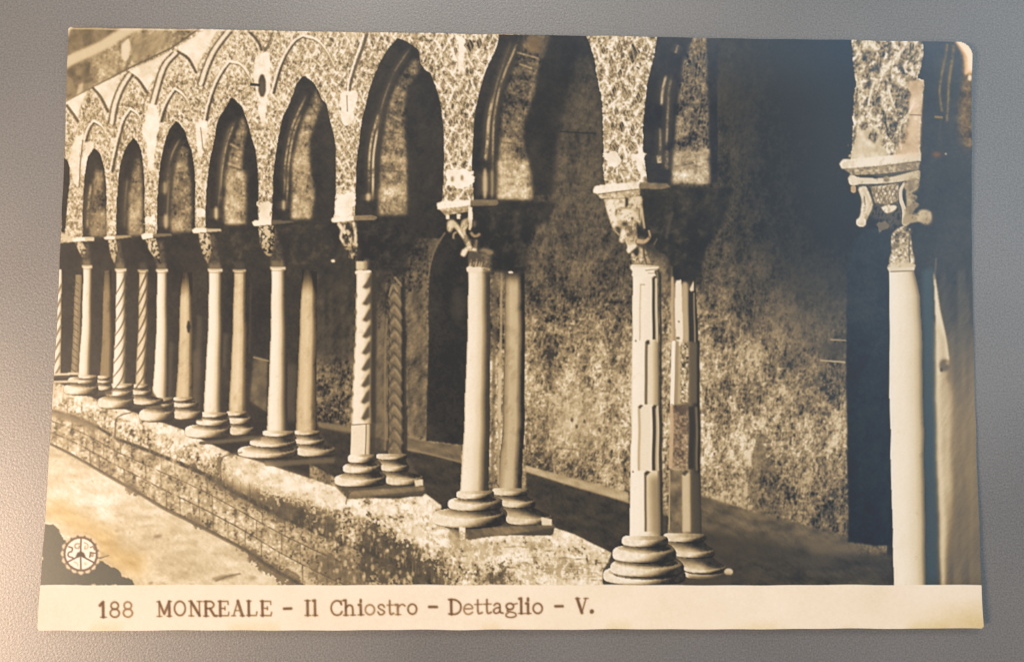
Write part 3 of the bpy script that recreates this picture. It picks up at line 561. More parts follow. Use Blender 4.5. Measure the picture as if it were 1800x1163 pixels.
for x, h in ((827, 14), (832, 10), (837, 15), (842, 10), (846, 9)): line(spl([(x - 1, 470), (x + 1, 470 - h * .6), (x + 2, 470 - h)]), (4, 1.2), 206, .85, soft=1.4)
shaft([(824, 478), (822, 560), (820, 640), (816, 740), (812, 820), (808, 872)], [(861, 478), (862, 560), (862, 640), (861, 740), (860, 820), (858, 872)], ((0, 206), (.08, 242), (.36, 236), (.6, 214), (.74, 140), (.85, 80), (1, 68)), COL[2], grain=5)
fill(spl([(820, 473), (824, 468), (845, 469), (860, 472), (860, 476), (845, 478), (824, 478), (820, 473)]), 232, 1, soft=.8, piece=COL[2]); fill([(848, 470), (862, 472), (862, 480), (850, 480)], 100, .8, soft=2)
shaft([(888, 480), (887, 600), (884, 740), (875, 862)], [(922, 480), (923, 600), (922, 740), (917, 862)], ((0, 110), (.08, 158), (.3, 196), (.6, 190), (.76, 120), (.86, 66), (1, 60)), COL[2], grain=6, streak=-12 * sst(.4, 1.5, norm(N_VERT)))
line([(882, 482), (878, 700), (876, 850)], 4, 170, .8, soft=1); line([(870, 490), (866, 850)], 6, 110, .6, soft=2); line([(879, 650), (878, 740)], 6, 205, .8, soft=1)
fill([(884, 450), (926, 450), (926, 490), (884, 488)], F_DARK, .95, soft=7); disc(898, 479, 4.5, 2, 236, 1, soft=.7)
fill([(790, 895), (870, 870), (935, 870), (975, 925), (972, 940), (818, 942), (775, 920)], 86, .95, soft=2.5, piece=COL[2])
plinthpair(COL[2], [((802, 869, 864, 881), (865, 930, 860, 876)), ((787, 883, 879, 902), (882, 942, 880, 897)), ((758, 889, 899, 931), (889, 972, 905, 926))])
fill([(816, 930), (974, 920), (974, 926), (900, 938), (822, 948)], 118 + 10 * norm(N_WIDE), .95, soft=1.2, piece=COL[2]); fill([(806, 924), (818, 926), (818, 949), (808, 948)], 240, 1, soft=.8, piece=COL[2]); fill([(950, 908), (970, 912), (970, 923), (952, 922)], 222, 1, soft=.9, piece=COL[2])

# column 3, zigzag
abacus(spl([(582, 386), (588, 381), (600, 380), (623, 379)]) + [(623, 387), (590, 391), (584, 390)], [(594, 390), (622, 387), (624, 392), (596, 394)], [(623, 378), (655, 379), (664, 382), (660, 386), (623, 387)], COL[3], 158)
fill([(595, 391), (626, 388), (629, 430), (626, 458), (618, 452), (603, 430)], 112 + 22 * norm(N_FINE) + 14 * norm(_fa), 1, soft=1.4, piece=COL[3])
for x, y, rx, ry in ((612, 399, 6, 6), (604, 414, 3, 6), (620, 414, 3, 9), (611, 424, 3, 5), (622, 440, 4, 6)): disc(x, y, rx, ry, 70, .9, soft=1.6)
for p, w, t in (([(596, 394), (602, 402), (606, 408)], 6, 232), ([(602, 404), (599, 416), (603, 424)], 4.5, 220), ([(611, 406), (616, 416), (615, 430)], 6, 206), ([(622, 392), (625, 410), (625, 428)], 5, 228), ([(606, 430), (614, 432)], 3, 190), ([(616, 434), (617, 446), (620, 452)], 4, 160), ([(606, 396), (605, 402)], 3.4, 214), ([(622, 428), (627, 430)], 5, 214), ([(616, 450), (622, 446)], 4.5, 196)):
    line(spl(p) if len(p) > 2 else p, w, t, .95, soft=1.5, piece=COL[3])
fill([(627, 459), (646, 459), (646, 474), (627, 474)], 212, 1, soft=1, piece=COL[3]); fill([(640, 458), (648, 458), (648, 475), (641, 475)], 120, .7, soft=2); fill(spl([(624, 477), (630, 474), (650, 475), (653, 478), (646, 481), (627, 482), (624, 477)]), 236, 1, soft=.8, piece=COL[3])
shaft([(627, 480), (625, 560), (621, 660), (617, 745)], [(654, 480), (655, 560), (654, 660), (653, 745)], ((0, 196), (.12, 240), (.5, 236), (.75, 206), (1, 150)), COL[3], grain=6)
fill([(652, 480), (662, 482), (661, 745), (651, 745)], 72, .95, soft=1.6, piece=COL[3])
for i in range(9):
    y = 494 + i * 28.8; x = 651 - i * .55
    fill([(x + 3, y - 12), (x + 3, y + 8), (x - 6, y + 14), (x - 14 + i * .2, y + 11), (x - 8, y + 3), (x - 3, y - 6)], 82, .9, soft=1.5)
    disc(626 - i * 1.05, y + 25, 2.4, 5, 116, .8, soft=1)
shaft([(617, 745), (616, 800)], [(652, 745), (652, 800)], ((0, 220), (.1, 232), (.7, 228), (.73, 120), (.8, 206), (.88, 190), (1, 84)), COL[3], grain=5); line([(616, 746), (652, 744)], 2, 128, .8)
fill([(650, 744), (660, 744), (660, 806), (652, 806)], 78, .9, soft=1.5)
shaft([(684, 505), (683, 640), (681, 800)], [(709, 500), (711, 640), (711, 800)], ((0, 70), (.1, 104), (.5, 128), (.75, 116), (.85, 70), (1, 62)), COL[3], grain=6)
for i in range(13):
    y = 520 + i * 22
    line(spl([(684, y + 2), (691, y - 10), (697, y - 6), (707, y + 9)]), 3, 74, .7, soft=1.6, mod=M_WORN)
    line(spl([(688, y + 4), (694, y - 2), (699, y + 3), (706, y + 16)]), 5, 168, .55, soft=2, mod=M_WORN)
    line([(684, y + 8), (687, y + 18)], 3, 150, .5, soft=1)
line(spl([(684, 520), (688, 506), (692, 501), (698, 512)]), 3, 160, .7, soft=1.2); line([(695, 488), (706, 502)], 4, 156, .7, soft=1.2); line([(679, 498), (678, 512)], 3, 120, .6, soft=1.2); line([(709, 490), (713, 800)], 6, 62, .8, soft=1.5)
line([(680, 560), (677, 600), (677, 790)], 3, 148, .6, soft=1.2)
fill([(605, 835), (660, 806), (718, 806), (748, 855), (745, 872), (615, 874), (590, 850)], 92, .95, soft=2, piece=COL[3])
plinthpair(COL[3], [((612, 662, 799, 818), (662, 717, 800, 812)), ((603, 671, 818, 836), (670, 720, 817, 833)), ((588, 679, 836, 858), (678, 746, 837, 856))])
fill([(614, 862), (746, 855), (745, 862), (640, 872), (614, 876)], 134 + 10 * norm(N_WIDE), .95, soft=1.2, piece=COL[3]); fill([(728, 844), (744, 842), (744, 853), (730, 855)], 218, 1, soft=.9, piece=COL[3])

# columns 4 to 9
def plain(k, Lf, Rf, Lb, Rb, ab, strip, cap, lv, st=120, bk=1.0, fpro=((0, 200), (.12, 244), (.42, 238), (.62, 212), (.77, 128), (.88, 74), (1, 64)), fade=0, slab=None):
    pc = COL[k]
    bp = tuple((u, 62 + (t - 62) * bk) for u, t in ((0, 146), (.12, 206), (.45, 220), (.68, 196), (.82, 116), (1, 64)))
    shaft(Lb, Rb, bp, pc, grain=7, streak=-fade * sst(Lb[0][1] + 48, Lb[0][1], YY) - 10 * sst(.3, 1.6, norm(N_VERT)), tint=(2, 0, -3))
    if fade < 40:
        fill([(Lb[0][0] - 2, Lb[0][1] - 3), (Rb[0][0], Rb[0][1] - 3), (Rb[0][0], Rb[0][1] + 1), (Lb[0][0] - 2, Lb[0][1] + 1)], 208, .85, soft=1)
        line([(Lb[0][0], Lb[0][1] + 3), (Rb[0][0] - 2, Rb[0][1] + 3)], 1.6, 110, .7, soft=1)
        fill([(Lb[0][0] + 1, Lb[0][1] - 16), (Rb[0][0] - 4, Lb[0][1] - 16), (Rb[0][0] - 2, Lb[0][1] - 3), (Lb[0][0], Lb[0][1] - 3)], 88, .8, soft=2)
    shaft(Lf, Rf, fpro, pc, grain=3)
    xl, y = Lf[0]; xr = Rf[0][0]
    fill([(xl - 2, y - 3), (xr - 1, y - 3), (xr, y + 2), (xl - 2, y + 2)], 226, .9, soft=.9)
    line([(xl, y + 3.5), (xr - 3, y + 3.5)], 1.6, 150, .6)
    fill([(xl, y - 14), (xr - 5, y - 14), (xr - 3, y - 3), (xl - 1, y - 3)], 168, .55, soft=1.8)
    xa = min(q[0] for q in cap); xb = max(q[0] for q in cap); ya = cap[0][1]
    fill([(xa + 6, ya + 8), (xb + 2, ya), (xr - 4, y - 10), (xl + 1, y - 10)], 96 + 10 * norm(N_FINE), .75, soft=2, piece=pc)
    sl, m = polymask(cap, .9)
    c_ = 206 - 105 * sst(-.3, 1.1, norm(N_FINE)[sl] * .75 - norm(_fa)[sl] * .5) - 70 * sst(xa + .6 * (xb - xa), xb + 3, XX[sl]) - 45 * sst(ya + 15, ya + 50, YY[sl])
    TONE[sl] = TONE[sl] * (1 - m) + c_ * m; PIECE[sl][m > .5] = pc
    fill(ab, 244, 1, soft=.8, piece=pc); fill(strip, st, .9, soft=.9, piece=pc)
    x0 = lv[-1][0][0]; x1 = lv[-1][1][1]; y0 = lv[0][0][2]; y1 = lv[-1][0][3]
    fill([(x0 + 10, y1 - 4), (lv[0][0][0], y0), (lv[0][1][1], y0), (x1, y1 - 4)], 84, .9, soft=1.5, piece=pc)
    plinthpair(pc, lv)
    if slab: fill(slab, 112, .85, soft=1.3, piece=pc)
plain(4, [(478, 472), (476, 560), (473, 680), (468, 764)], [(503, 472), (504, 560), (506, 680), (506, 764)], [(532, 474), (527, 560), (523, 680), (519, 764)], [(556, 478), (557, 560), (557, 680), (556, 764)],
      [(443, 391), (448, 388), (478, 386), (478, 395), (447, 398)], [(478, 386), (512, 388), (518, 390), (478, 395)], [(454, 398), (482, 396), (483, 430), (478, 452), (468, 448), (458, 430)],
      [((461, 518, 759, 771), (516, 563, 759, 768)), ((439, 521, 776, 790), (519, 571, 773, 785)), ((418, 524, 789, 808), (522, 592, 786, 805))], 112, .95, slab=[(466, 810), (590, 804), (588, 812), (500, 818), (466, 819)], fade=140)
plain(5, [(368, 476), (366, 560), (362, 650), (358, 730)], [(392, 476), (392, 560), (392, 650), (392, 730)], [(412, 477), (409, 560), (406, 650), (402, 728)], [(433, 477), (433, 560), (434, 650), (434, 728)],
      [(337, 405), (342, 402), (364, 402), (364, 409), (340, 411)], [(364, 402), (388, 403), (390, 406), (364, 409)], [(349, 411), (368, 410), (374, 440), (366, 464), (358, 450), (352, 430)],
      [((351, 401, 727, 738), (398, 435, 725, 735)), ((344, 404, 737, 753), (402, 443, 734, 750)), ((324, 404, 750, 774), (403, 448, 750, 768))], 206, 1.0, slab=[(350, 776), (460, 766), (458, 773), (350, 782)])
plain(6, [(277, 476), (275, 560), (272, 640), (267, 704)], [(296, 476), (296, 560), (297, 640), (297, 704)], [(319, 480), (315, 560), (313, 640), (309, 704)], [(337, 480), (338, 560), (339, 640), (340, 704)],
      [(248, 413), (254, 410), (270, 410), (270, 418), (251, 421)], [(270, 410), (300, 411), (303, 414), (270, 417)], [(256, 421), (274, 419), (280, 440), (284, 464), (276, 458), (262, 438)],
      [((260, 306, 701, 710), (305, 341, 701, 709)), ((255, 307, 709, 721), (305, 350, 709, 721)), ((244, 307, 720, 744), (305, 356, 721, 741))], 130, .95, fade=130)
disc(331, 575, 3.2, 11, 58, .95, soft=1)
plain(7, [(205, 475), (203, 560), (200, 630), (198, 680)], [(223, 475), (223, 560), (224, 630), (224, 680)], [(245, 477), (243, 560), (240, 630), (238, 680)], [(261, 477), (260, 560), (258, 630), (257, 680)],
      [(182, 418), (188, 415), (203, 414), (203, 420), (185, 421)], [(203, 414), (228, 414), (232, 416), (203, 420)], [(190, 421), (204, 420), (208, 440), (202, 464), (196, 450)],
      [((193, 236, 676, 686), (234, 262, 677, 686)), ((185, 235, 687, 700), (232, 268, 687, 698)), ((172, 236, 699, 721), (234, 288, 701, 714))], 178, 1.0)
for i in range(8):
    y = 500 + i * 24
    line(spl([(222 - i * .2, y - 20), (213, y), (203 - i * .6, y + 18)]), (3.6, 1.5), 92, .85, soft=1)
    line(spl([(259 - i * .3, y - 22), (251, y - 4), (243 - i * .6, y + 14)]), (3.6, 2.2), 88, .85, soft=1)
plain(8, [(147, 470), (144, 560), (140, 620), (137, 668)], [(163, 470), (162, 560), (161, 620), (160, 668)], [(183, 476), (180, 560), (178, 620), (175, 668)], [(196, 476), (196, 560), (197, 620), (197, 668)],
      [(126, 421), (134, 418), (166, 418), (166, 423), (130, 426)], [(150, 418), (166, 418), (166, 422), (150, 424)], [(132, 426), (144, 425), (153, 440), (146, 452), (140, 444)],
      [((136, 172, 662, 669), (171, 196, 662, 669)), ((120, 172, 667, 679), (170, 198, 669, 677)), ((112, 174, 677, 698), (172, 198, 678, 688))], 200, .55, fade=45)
shaft([(133, 484), (129, 560), (126, 640), (124, 660)], [(144, 484), (141, 560), (139, 640), (138, 660)], ((0, 130), (.4, 160), (1, 110)), COL[9], grain=20)
for i in range(14): line([(128 - i * .2, 492 + i * 12), (138 - i * .2, 500 + i * 12)], 2, 84, .7)
shaft([(102, 474), (97, 560), (93, 660)], [(109, 474), (107, 560), (106, 660)], ((0, 230), (.6, 238), (1, 180)), COL[9], grain=3)
for i in range(7): line([(108 - i * .4, 500 + i * 24), (98 - i * 1.1, 524 + i * 24)], 3.4, 104, .8, soft=1)
for x0, x1, y in ((91, 121, 658), (90, 122, 671), (121, 137, 657), (121, 136, 669)):
    line([(x0, y), (x1, y)], 4, 214, .9, soft=1, piece=COL[9]); line([(x0, y + 5), (x1, y + 5)], 3, 84, .8, soft=1)
fill([(106, 407), (113, 410), (128, 420), (128, 426), (112, 424)], 212, .9, soft=1)

# dim carving in the shaded capitals
for x0, x1, y0, y1 in ((1130, 1270, 335, 470), (835, 960, 365, 470), (630, 720, 390, 470), (485, 590, 395, 465), (380, 450, 408, 465)):
    sl = (slice(y0, y1), slice(x0, x1))
    f = sst(0, 20, XX[sl] - x0) * sst(0, 20, x1 - XX[sl]) * (TONE[sl] < 85)
    TONE[sl] += f * 9 * np.clip(norm(_rid2)[sl] * .6 + norm(N_MED)[sl] * .6, 0, 2)
line(spl([(1182, 375), (1176, 395), (1172, 418)]), 6, 96, .6, soft=2); line([(1155, 420), (1150, 430)], 2.5, 118, .7)
# carving and side shading of the nearer capitals
for k, xc, hw, yb in ((0, 1560, 70, 470), (1, 1095, 50, 470), (2, 825, 60, 470), (3, 610, 45, 460)):
    sl = (slice(250, yb), slice(max(int(xc - 2 * hw), 0), int(xc + 2 * hw)))
    mk = blur(((PIECE[sl] == COL[k]) & (TONE[sl] > 150)).astype(np.float32), .8)
    cut = sst(.35, 1.5, -.6 * norm(_fa)[sl] - .6 * norm(_rid2)[sl] - .35 * norm(N_FINE)[sl])
    TONE[sl] += mk * (-(20, 26, 45, 80)[k] * cut * sst(330 - 60 * (k == 0) + 60 * (k > 1), 380 + 30 * (k > 1), YY[sl]) - 16 * cut - 30 * np.clip((XX[sl] - xc) / hw, 0, 1))
# --- parapet, ground
par_top = [(84, 664), (122, 682), (172, 702), (240, 726), (322, 756), (352, 772), (416, 800), (466, 814), (590, 855), (612, 876), (700, 876), (748, 868), (776, 888), (770, 915), (808, 946), (900, 938), (972, 926), (1010, 938), (1048, 958), (1076, 972), (1062, 1005), (1064, 1030)]
joint = [(84, 719), (130, 733), (171, 750), (207, 771), (266, 793), (318, 815), (369, 838), (410, 862), (450, 884), (500, 908), (550, 930), (600, 950), (650, 968), (720, 1000), (770, 1030)]
gl = [(84, 777), (145, 808), (204, 842), (240, 862), (290, 893), (330, 913), (400, 948), (440, 970), (480, 997), (535, 1030)]
keep = PIECE.copy()
colm = blur(((keep >= 10) & (keep < 20)).astype(np.float32), .8)
SAVE = (TONE.copy(), TINT.copy())
fill(par_top + joint[::-1][0:0] + [(1064, 1032), (770, 1032)] + joint[::-1], F_STONE + 4, soft=1, piece=P_PARAPET)
# top face slightly paler than the front of the coping
front = [(84, 690), (160, 718), (250, 752), (330, 785), (400, 815), (470, 850), (560, 885), (640, 915), (740, 960), (860, 1005), (900, 1030)]
fill(front + [(770, 1030)] + joint[::-1], F_ROUGH - 2 + 12 * norm(_fa), .9, soft=4)
fill(joint + [(535, 1030)] + gl[::-1], F_ROUGH + 2 + 10 * norm(N_BIG), soft=1, piece=P_PARAPET)
fill(gl + [(60, 1030), (60, 765)], F_SAND, soft=1, piece=P_GROUND)
# mask the bases back in front of the coping
m = colm * (YY > 640); TONE[:] = TONE * (1 - m) + SAVE[0] * m; TINT[:] = TINT * (1 - m[..., None]) + SAVE[1] * m[..., None]
PIECE[(m > .5)] = keep[m > .5]
# weathering of the coping's upper face
_cp = blur(((PIECE == P_PARAPET) & (YY > 640)).astype(np.float32), 1)
TONE -= _cp * (34 * sst(.3, 1.9, -norm(N_WIDE) - .5 * norm(N_FINE)) + 16 * sst(.2, 1.6, norm(N_BIG)) - 5 * norm(_fa) - 4 * norm(N_MED))
# courses of the lower wall, stone by stone
_jx = [q[0] for q in joint]; _jy = [q[1] for q in joint]; _gx = [q[0] for q in gl]; _gy = [q[1] for q in gl]
def wallpt(x, k):
    a = np.interp(x, _jx, _jy); b = np.interp(x, _gx, _gy) if x < 535 else 1030 + (x - 535) * .5
    return (x, a + (b - a) * k)
for row in range(3):
    x = 86 - 9 * row
    while x < 640:
        w = (13 + .052 * x) * (.75 + .5 * rng.random())
        k0, k1 = row / 3 + .02 * rng.random(), (row + 1) / 3 - .01
        tn = 172 + 46 * (rng.random() - .5) + 8 * sst(250, 120, x)
        fill([wallpt(max(x, 84), k0), wallpt(x + w, k0), wallpt(x + w, k1), wallpt(max(x, 84), k1)], tn + .9 * (F_ROUGH - 202) + 8 * norm(N_MED), .8, soft=1)
        line([wallpt(x + w, k0), wallpt(x + w + 1, k1)], 2.2, 92, .95, soft=1.1, mod=np.clip(M_WORN * 1.25, 0, 1))
        line([wallpt(max(x, 84), k1), wallpt(x + w, k1)], 2.2, 94, .9, soft=1.1, mod=np.clip(M_WORN * 1.25, 0, 1))
        x += w
# dark joint under the coping, widening into weeds
for i in range(len(joint) - 1):
    x = joint[i][0]
    line([joint[i], joint[i + 1]], (3.2 + .012 * x, 3.2 + .012 * joint[i + 1][0]), 78, .95, soft=1.6, mod=np.clip(M_WORN * 1.3, 0, 1))
fill([(84, 716), (140, 732), (172, 746), (172, 756), (130, 744), (84, 728)], 132, .8, soft=3)
_spk = norm(.75 * norm(N_VERT) + .7 * norm(N_FINE) + .35 * norm(N_MED))
def weeds(pts, t=74, a=.95, amp=7):
    sl, m = polymask(pts, amp * 1.6)
    k = sst(-.9, .8, _spk[sl] + (m - .55) * 3.0) * sst(.04, .25, m)
    lay(sl, k * a * .92, t + 10 + 20 * N_MED + 14 * N_FINE)
weeds([(330, 815), (370, 826), (430, 852), (500, 884), (560, 912), (600, 930), (600, 952), (540, 934), (470, 905), (400, 866), (340, 830)], 78, .9, 5)
weeds([(375, 800), (388, 798), (392, 830), (384, 846), (376, 835)], 84, .85, 4)
weeds([(480, 868), (500, 880), (520, 872), (545, 890), (560, 905), (600, 905), (600, 945), (560, 930), (500, 905)], 80, .85, 6)
weeds([(632, 930), (640, 905), (655, 905), (660, 930), (700, 950), (730, 970), (775, 1000), (812, 1027), (690, 1030), (640, 1015), (630, 985)], 72, .97, 7)
weeds([(560, 965), (600, 975), (640, 985), (660, 1030), (572, 1030), (540, 1000)], 84, .75, 9)
weeds([(700, 958), (740, 985), (770, 985), (760, 1028), (700, 1028)], 78, .8, 7)
weeds([(862, 1000), (880, 985), (896, 980), (906, 1000), (900, 1030), (850, 1030)], 80, .9, 6)
weeds([(772, 958), (784, 965), (782, 1000), (774, 1005)], 82, .8, 4)
weeds([(660, 935), (668, 920), (690, 945), (720, 965), (700, 975)], 76, .9, 6)
weeds([(848, 1012), (858, 992), (872, 992), (868, 1030), (846, 1030)], 84, .7, 5)
weeds([(780, 930), (800, 935), (830, 955), (880, 962), (900, 985), (850, 975), (800, 960)], 128, .6, 6)
weeds([(950, 985), (990, 988), (1040, 1000), (1030, 1012), (960, 1005)], 112, .6, 6)
weeds([(920, 945), (975, 955), (960, 965), (925, 965)], 122, .5, 5)
for k in range(34):                                # broken flags of the coping's end
    x = 880 + 170 * rng.random(); y = np.interp(x, [880, 1050], [950, 985]) + 45 * rng.random() ** 1.3
    line([(x, y), (x + 8 + 18 * rng.random(), y + 3 * rng.random() - 1)], (1 + 2.5 * rng.random(), 1), 100 + 40 * rng.random(), .6, soft=1.4, mod=M_WORN)
for p in ([(202, 766), (203, 738), (213, 729), (232, 724)], [(388, 842), (389, 810), (398, 800), (425, 795)], [(608, 884), (612, 868), (622, 860)]):
    line(spl(p), 2.4, 90, .75, soft=1.1)
fill([(385, 835), (394, 815), (420, 800), (470, 815), (560, 850), (600, 870), (600, 885), (540, 880), (480, 862), (420, 862)], 232 + 8 * norm(N_MED), .6, soft=7)
for i in range(95):                                # vertical streaks and pits on the coping front
    x = 100 + 700 * rng.random() ** .7
    yj = np.interp(x, [q[0] for q in joint], [q[1] for q in joint])
    h = (6 + .045 * x) * rng.random()
    line([(x, yj - 3 - h), (x + 3 * rng.random() - 1, yj - 1)], (1, 2.6), 96 + 60 * rng.random(), .55, soft=1)
for i in range(240):
    x = 95 + 540 * rng.random(); yj = np.interp(x, [q[0] for q in joint], [q[1] for q in joint]); yg = np.interp(x, [q[0] for q in gl], [q[1] for q in gl])
    y = yj + (yg - yj) * rng.random()
    disc(x, y, 1 + 2 * rng.random(), 1 + 4 * rng.random() * (.3 + x / 600), 112 + 50 * rng.random(), .4, soft=1)
for i in range(420):
    x = 540 + 380 * rng.random(); y = 905 + 120 * rng.random()
    if np.interp(x, [q[0] for q in front], [q[1] for q in front]) - 10 < y: disc(x, y, 1 + 2.5 * rng.random(), 2 + 4 * rng.random(), (100, 236)[int(rng.random() < .45)], .5, soft=1)
line(spl([(84, 778), (145, 810), (204, 844), (240, 864), (290, 895), (330, 915), (400, 950), (440, 972), (480, 999), (530, 1027)]), (3, 6), 96, .8, soft=1.6)
weeds([(215, 845), (232, 850), (258, 868), (240, 872), (222, 862)], 96, .8, 3)
weeds([(320, 905), (340, 905), (372, 935), (350, 930)], 96, .8, 3)
weeds([(400, 948), (440, 965), (500, 1000), (540, 1027), (500, 1027), (450, 990)], 84, .85, 4)
# sandy ground: brown bloom, stones, the dark corner with the emblem
fill([(80, 882), (118, 880), (135, 900), (180, 925), (200, 930), (210, 960), (260, 975), (250, 1015), (200, 1000), (160, 950), (100, 915), (76, 905)], 186 + 7 * norm(N_WIDE), .85, soft=9, tint=(10, -2, -24))
for x, y, rx, ry, t in ((277, 942, 8, 3, 118), (212, 904, 14, 2, 176), (256, 924, 9, 2, 182), (266, 923, 5, 2, 178), (394, 1014, 22, 4, 130), (310, 955, 7, 4, 196), (282, 1000, 10, 3, 190), (424, 974, 6, 2, 150), (230, 944, 6, 3, 190), (445, 1015, 6, 3, 160), (327, 1007, 4, 3, 160), (265, 1024, 5, 2, 110), (220, 1022, 12, 3, 176), (205, 932, 5, 3, 170)):
    disc(x, y, rx, ry, t, .7, soft=1.6, ang=-.15)
line([(380, 1020), (400, 1012), (422, 1008)], 3, 120, .7, soft=1.3)
fill(spl([(60, 922), (92, 921), (104, 932), (112, 948), (128, 955)]) + [(175, 985), (190, 990), (203, 998), (211, 1002), (214, 1014), (226, 1016), (238, 1027), (60, 1030)], 93 + 3 * norm(N_BIG), 1, soft=1.8, rough=N_FRAY * .6, amp=2.5, tint=(-6, 2, 3))
ex, ey = 142.5, 973
t = np.linspace(0, 2 * math.pi, 145)
sc = [(ex + (34 + 1.4 * math.cos(16 * q)) * math.cos(q), ey + (35 + 1.4 * math.cos(16 * q)) * math.sin(q)) for q in t[:-1]]
fill(sc, 206, 1, soft=.9, piece=P_EMBLEM, tint=(4, -3, -2))
disc(ex, ey, 30.6, 31, 96, 1, soft=.9)
for k in range(16):
    q = k * math.pi / 8 + .2; disc(ex + 31 * math.cos(q), ey + 31.4 * math.sin(q), 2, 2, 98, .8)
disc(ex, ey, 26.6, 27.2, 240, 1, soft=.7)
for q in (-90, 32, 90, 148):
    q = math.radians(q); line([(ex + 5 * math.cos(q), ey + 2 + 5 * math.sin(q)), (ex + 28 * math.cos(q), ey + 28 * math.sin(q))], 3, 92, .95)
fill([(ex - 9, ey + 6), (ex - 6, ey - 2), (ex, ey - 5), (ex + 6, ey - 2), (ex + 9, ey + 6)], 72, 1)
line(spl([(ex - 21, ey - 12), (ex - 15, ey - 10), (ex - 16, ey - 4), (ex - 21, ey - 2), (ex - 22, ey + 4), (ex - 14, ey + 7)]), 3, 112, .95)
line(spl([(ex - 3, ey - 18), (ex - 9, ey - 17), (ex - 10, ey - 11), (ex - 4, ey - 10), (ex - 3, ey - 14)]), 2.4, 150, .9)
line(spl([(ex + 6, ey - 20), (ex + 12, ey - 17), (ex + 12, ey - 11), (ex + 7, ey - 9), (ex + 8, ey - 14)]), 2.2, 176, .9)
line(spl([(ex + 17, ey - 12), (ex + 22, ey - 13), (ex + 24, ey - 8)]), 2.6, 120, .9)
line([(ex + 16, ey + 5), (ex + 17, ey - 3), (ex + 25, ey - 2)], 2.8, 112, .9); disc(ex + 20, ey + 1, 3.4, 3.4, 122, .9); disc(ex + 20, ey + 1, 1.4, 1.4, 230, .9)
line(spl([(ex - 12, ey + 14), (ex - 6, ey + 17), (ex - 5, ey + 21)]), 2, 190, .8); disc(ex + 8, ey + 17, 2.6, 2.4, 196, .8); disc(ex + 8, ey + 17, 1, 1, 240, .8)
line([(176, 980), (192, 975)], (3.4, 1.5), 110, .8); disc(61 + 13, 981, 3, 3, 220, .8)

# --- silvering and foxing of the emulsion along the top and right edges
sv = sst(1250, 1660, XX) * sst(150, 90, TONE) * sst(1035, 1000, YY)
sv = blur(sv.astype(np.float32), 2)
TINT += sv[..., None] * np.array((-5, 1, 11), np.float32) * (.8 + .3 * N_BIG[..., None])
TONE += sv * (5 + 5 * sst(1600, 1700, XX))
sv2 = blur(((TONE < 110) * sst(190, 60, YY) * sst(820, 1300, XX)).astype(np.float32), 2)
TINT += sv2[..., None] * np.array((-7, 2, 15), np.float32); TONE += sv2 * 16
for pts, w in (([(1665, 80), (1660, 105), (1654, 140), (1652, 165), (1656, 195)], 6), ([(1676, 82), (1672, 115), (1668, 150), (1667, 185), (1665, 212)], 7)):
    line(spl(pts), (w * .7, w * .5), 134 + 14 * N_MED, .95, soft=2, tint=(9, -2, -26), mod=M_WORN)
line([(1645, 206), (1656, 207)], 4, 138, .8, tint=(14, 0, -34)); line([(1655, 210), (1650, 245)], 4, 90, .5, soft=2); disc(1646, 272, 8, 4, 104, .8, soft=2, tint=(34, -4, -26)); disc(1662, 271, 1.6, 1.6, 190, .8)
fill(spl([(1690, 90), (1694, 120), (1690, 160), (1684, 200), (1690, 250), (1705, 262)]) + [(1712, 262), (1712, 90)], 118 + 20 * norm(N_MED) + 14 * norm(N_FINE), .6, soft=4, tint=(22, 0, -30))
fill(spl([(1676, 70), (1684, 82), (1692, 98), (1695, 118), (1696, 132), (1703, 130)]) + [(1716, 130), (1716, 66), (1676, 66)], 208 + 8 * norm(N_MED), 1, soft=2, tint=(20, -6, -22))
fill(spl([(1678, 70), (1690, 84), (1699, 100), (1701, 116), (1704, 124)]) + [(1716, 124), (1716, 66), (1678, 66)], 254, 1, soft=1.4)
disc(1705, 137, 3.5, 6, 236, .95, soft=1.2)
fill([(112, 40), (132, 44), (124, 52), (119, 66), (112, 66)], 240, .9, soft=2); line([(118, 51), (260, 52), (480, 56)], 2.5, 238, .55, soft=1); line([(480, 56), (860, 63)], 2, 236, .35, soft=1)
# haze of glare at the far left, put into the print's dark tones
TONE += 12 * sst(330, 120, XX) * (TONE < 140) * sst(880, 620, YY)

# --- caption margin and its lettering
EDGE = 1027.5
mg = sst(EDGE - .8, EDGE + .8, YY)
TONE[:] = TONE * (1 - mg) + (244 + 1.6 * norm(N_BIG) + 1.0 * norm(N_FINE)) * mg
TINT[:] = TINT * (1 - mg[..., None]) + mg[..., None] * np.array((-4, -8, -12), np.float32)
PIECE[YY > EDGE] = P_CAPTION
sta = sst(1560, 1730, XX) * sst(1040, 1100, YY) + .5 * sst(.5, 1.6, norm(N_BIG)) * sst(1080, 1105, YY)
TONE -= 24 * sta * mg; TINT += (sta * mg)[..., None] * np.array((2, 0, -12), np.float32)

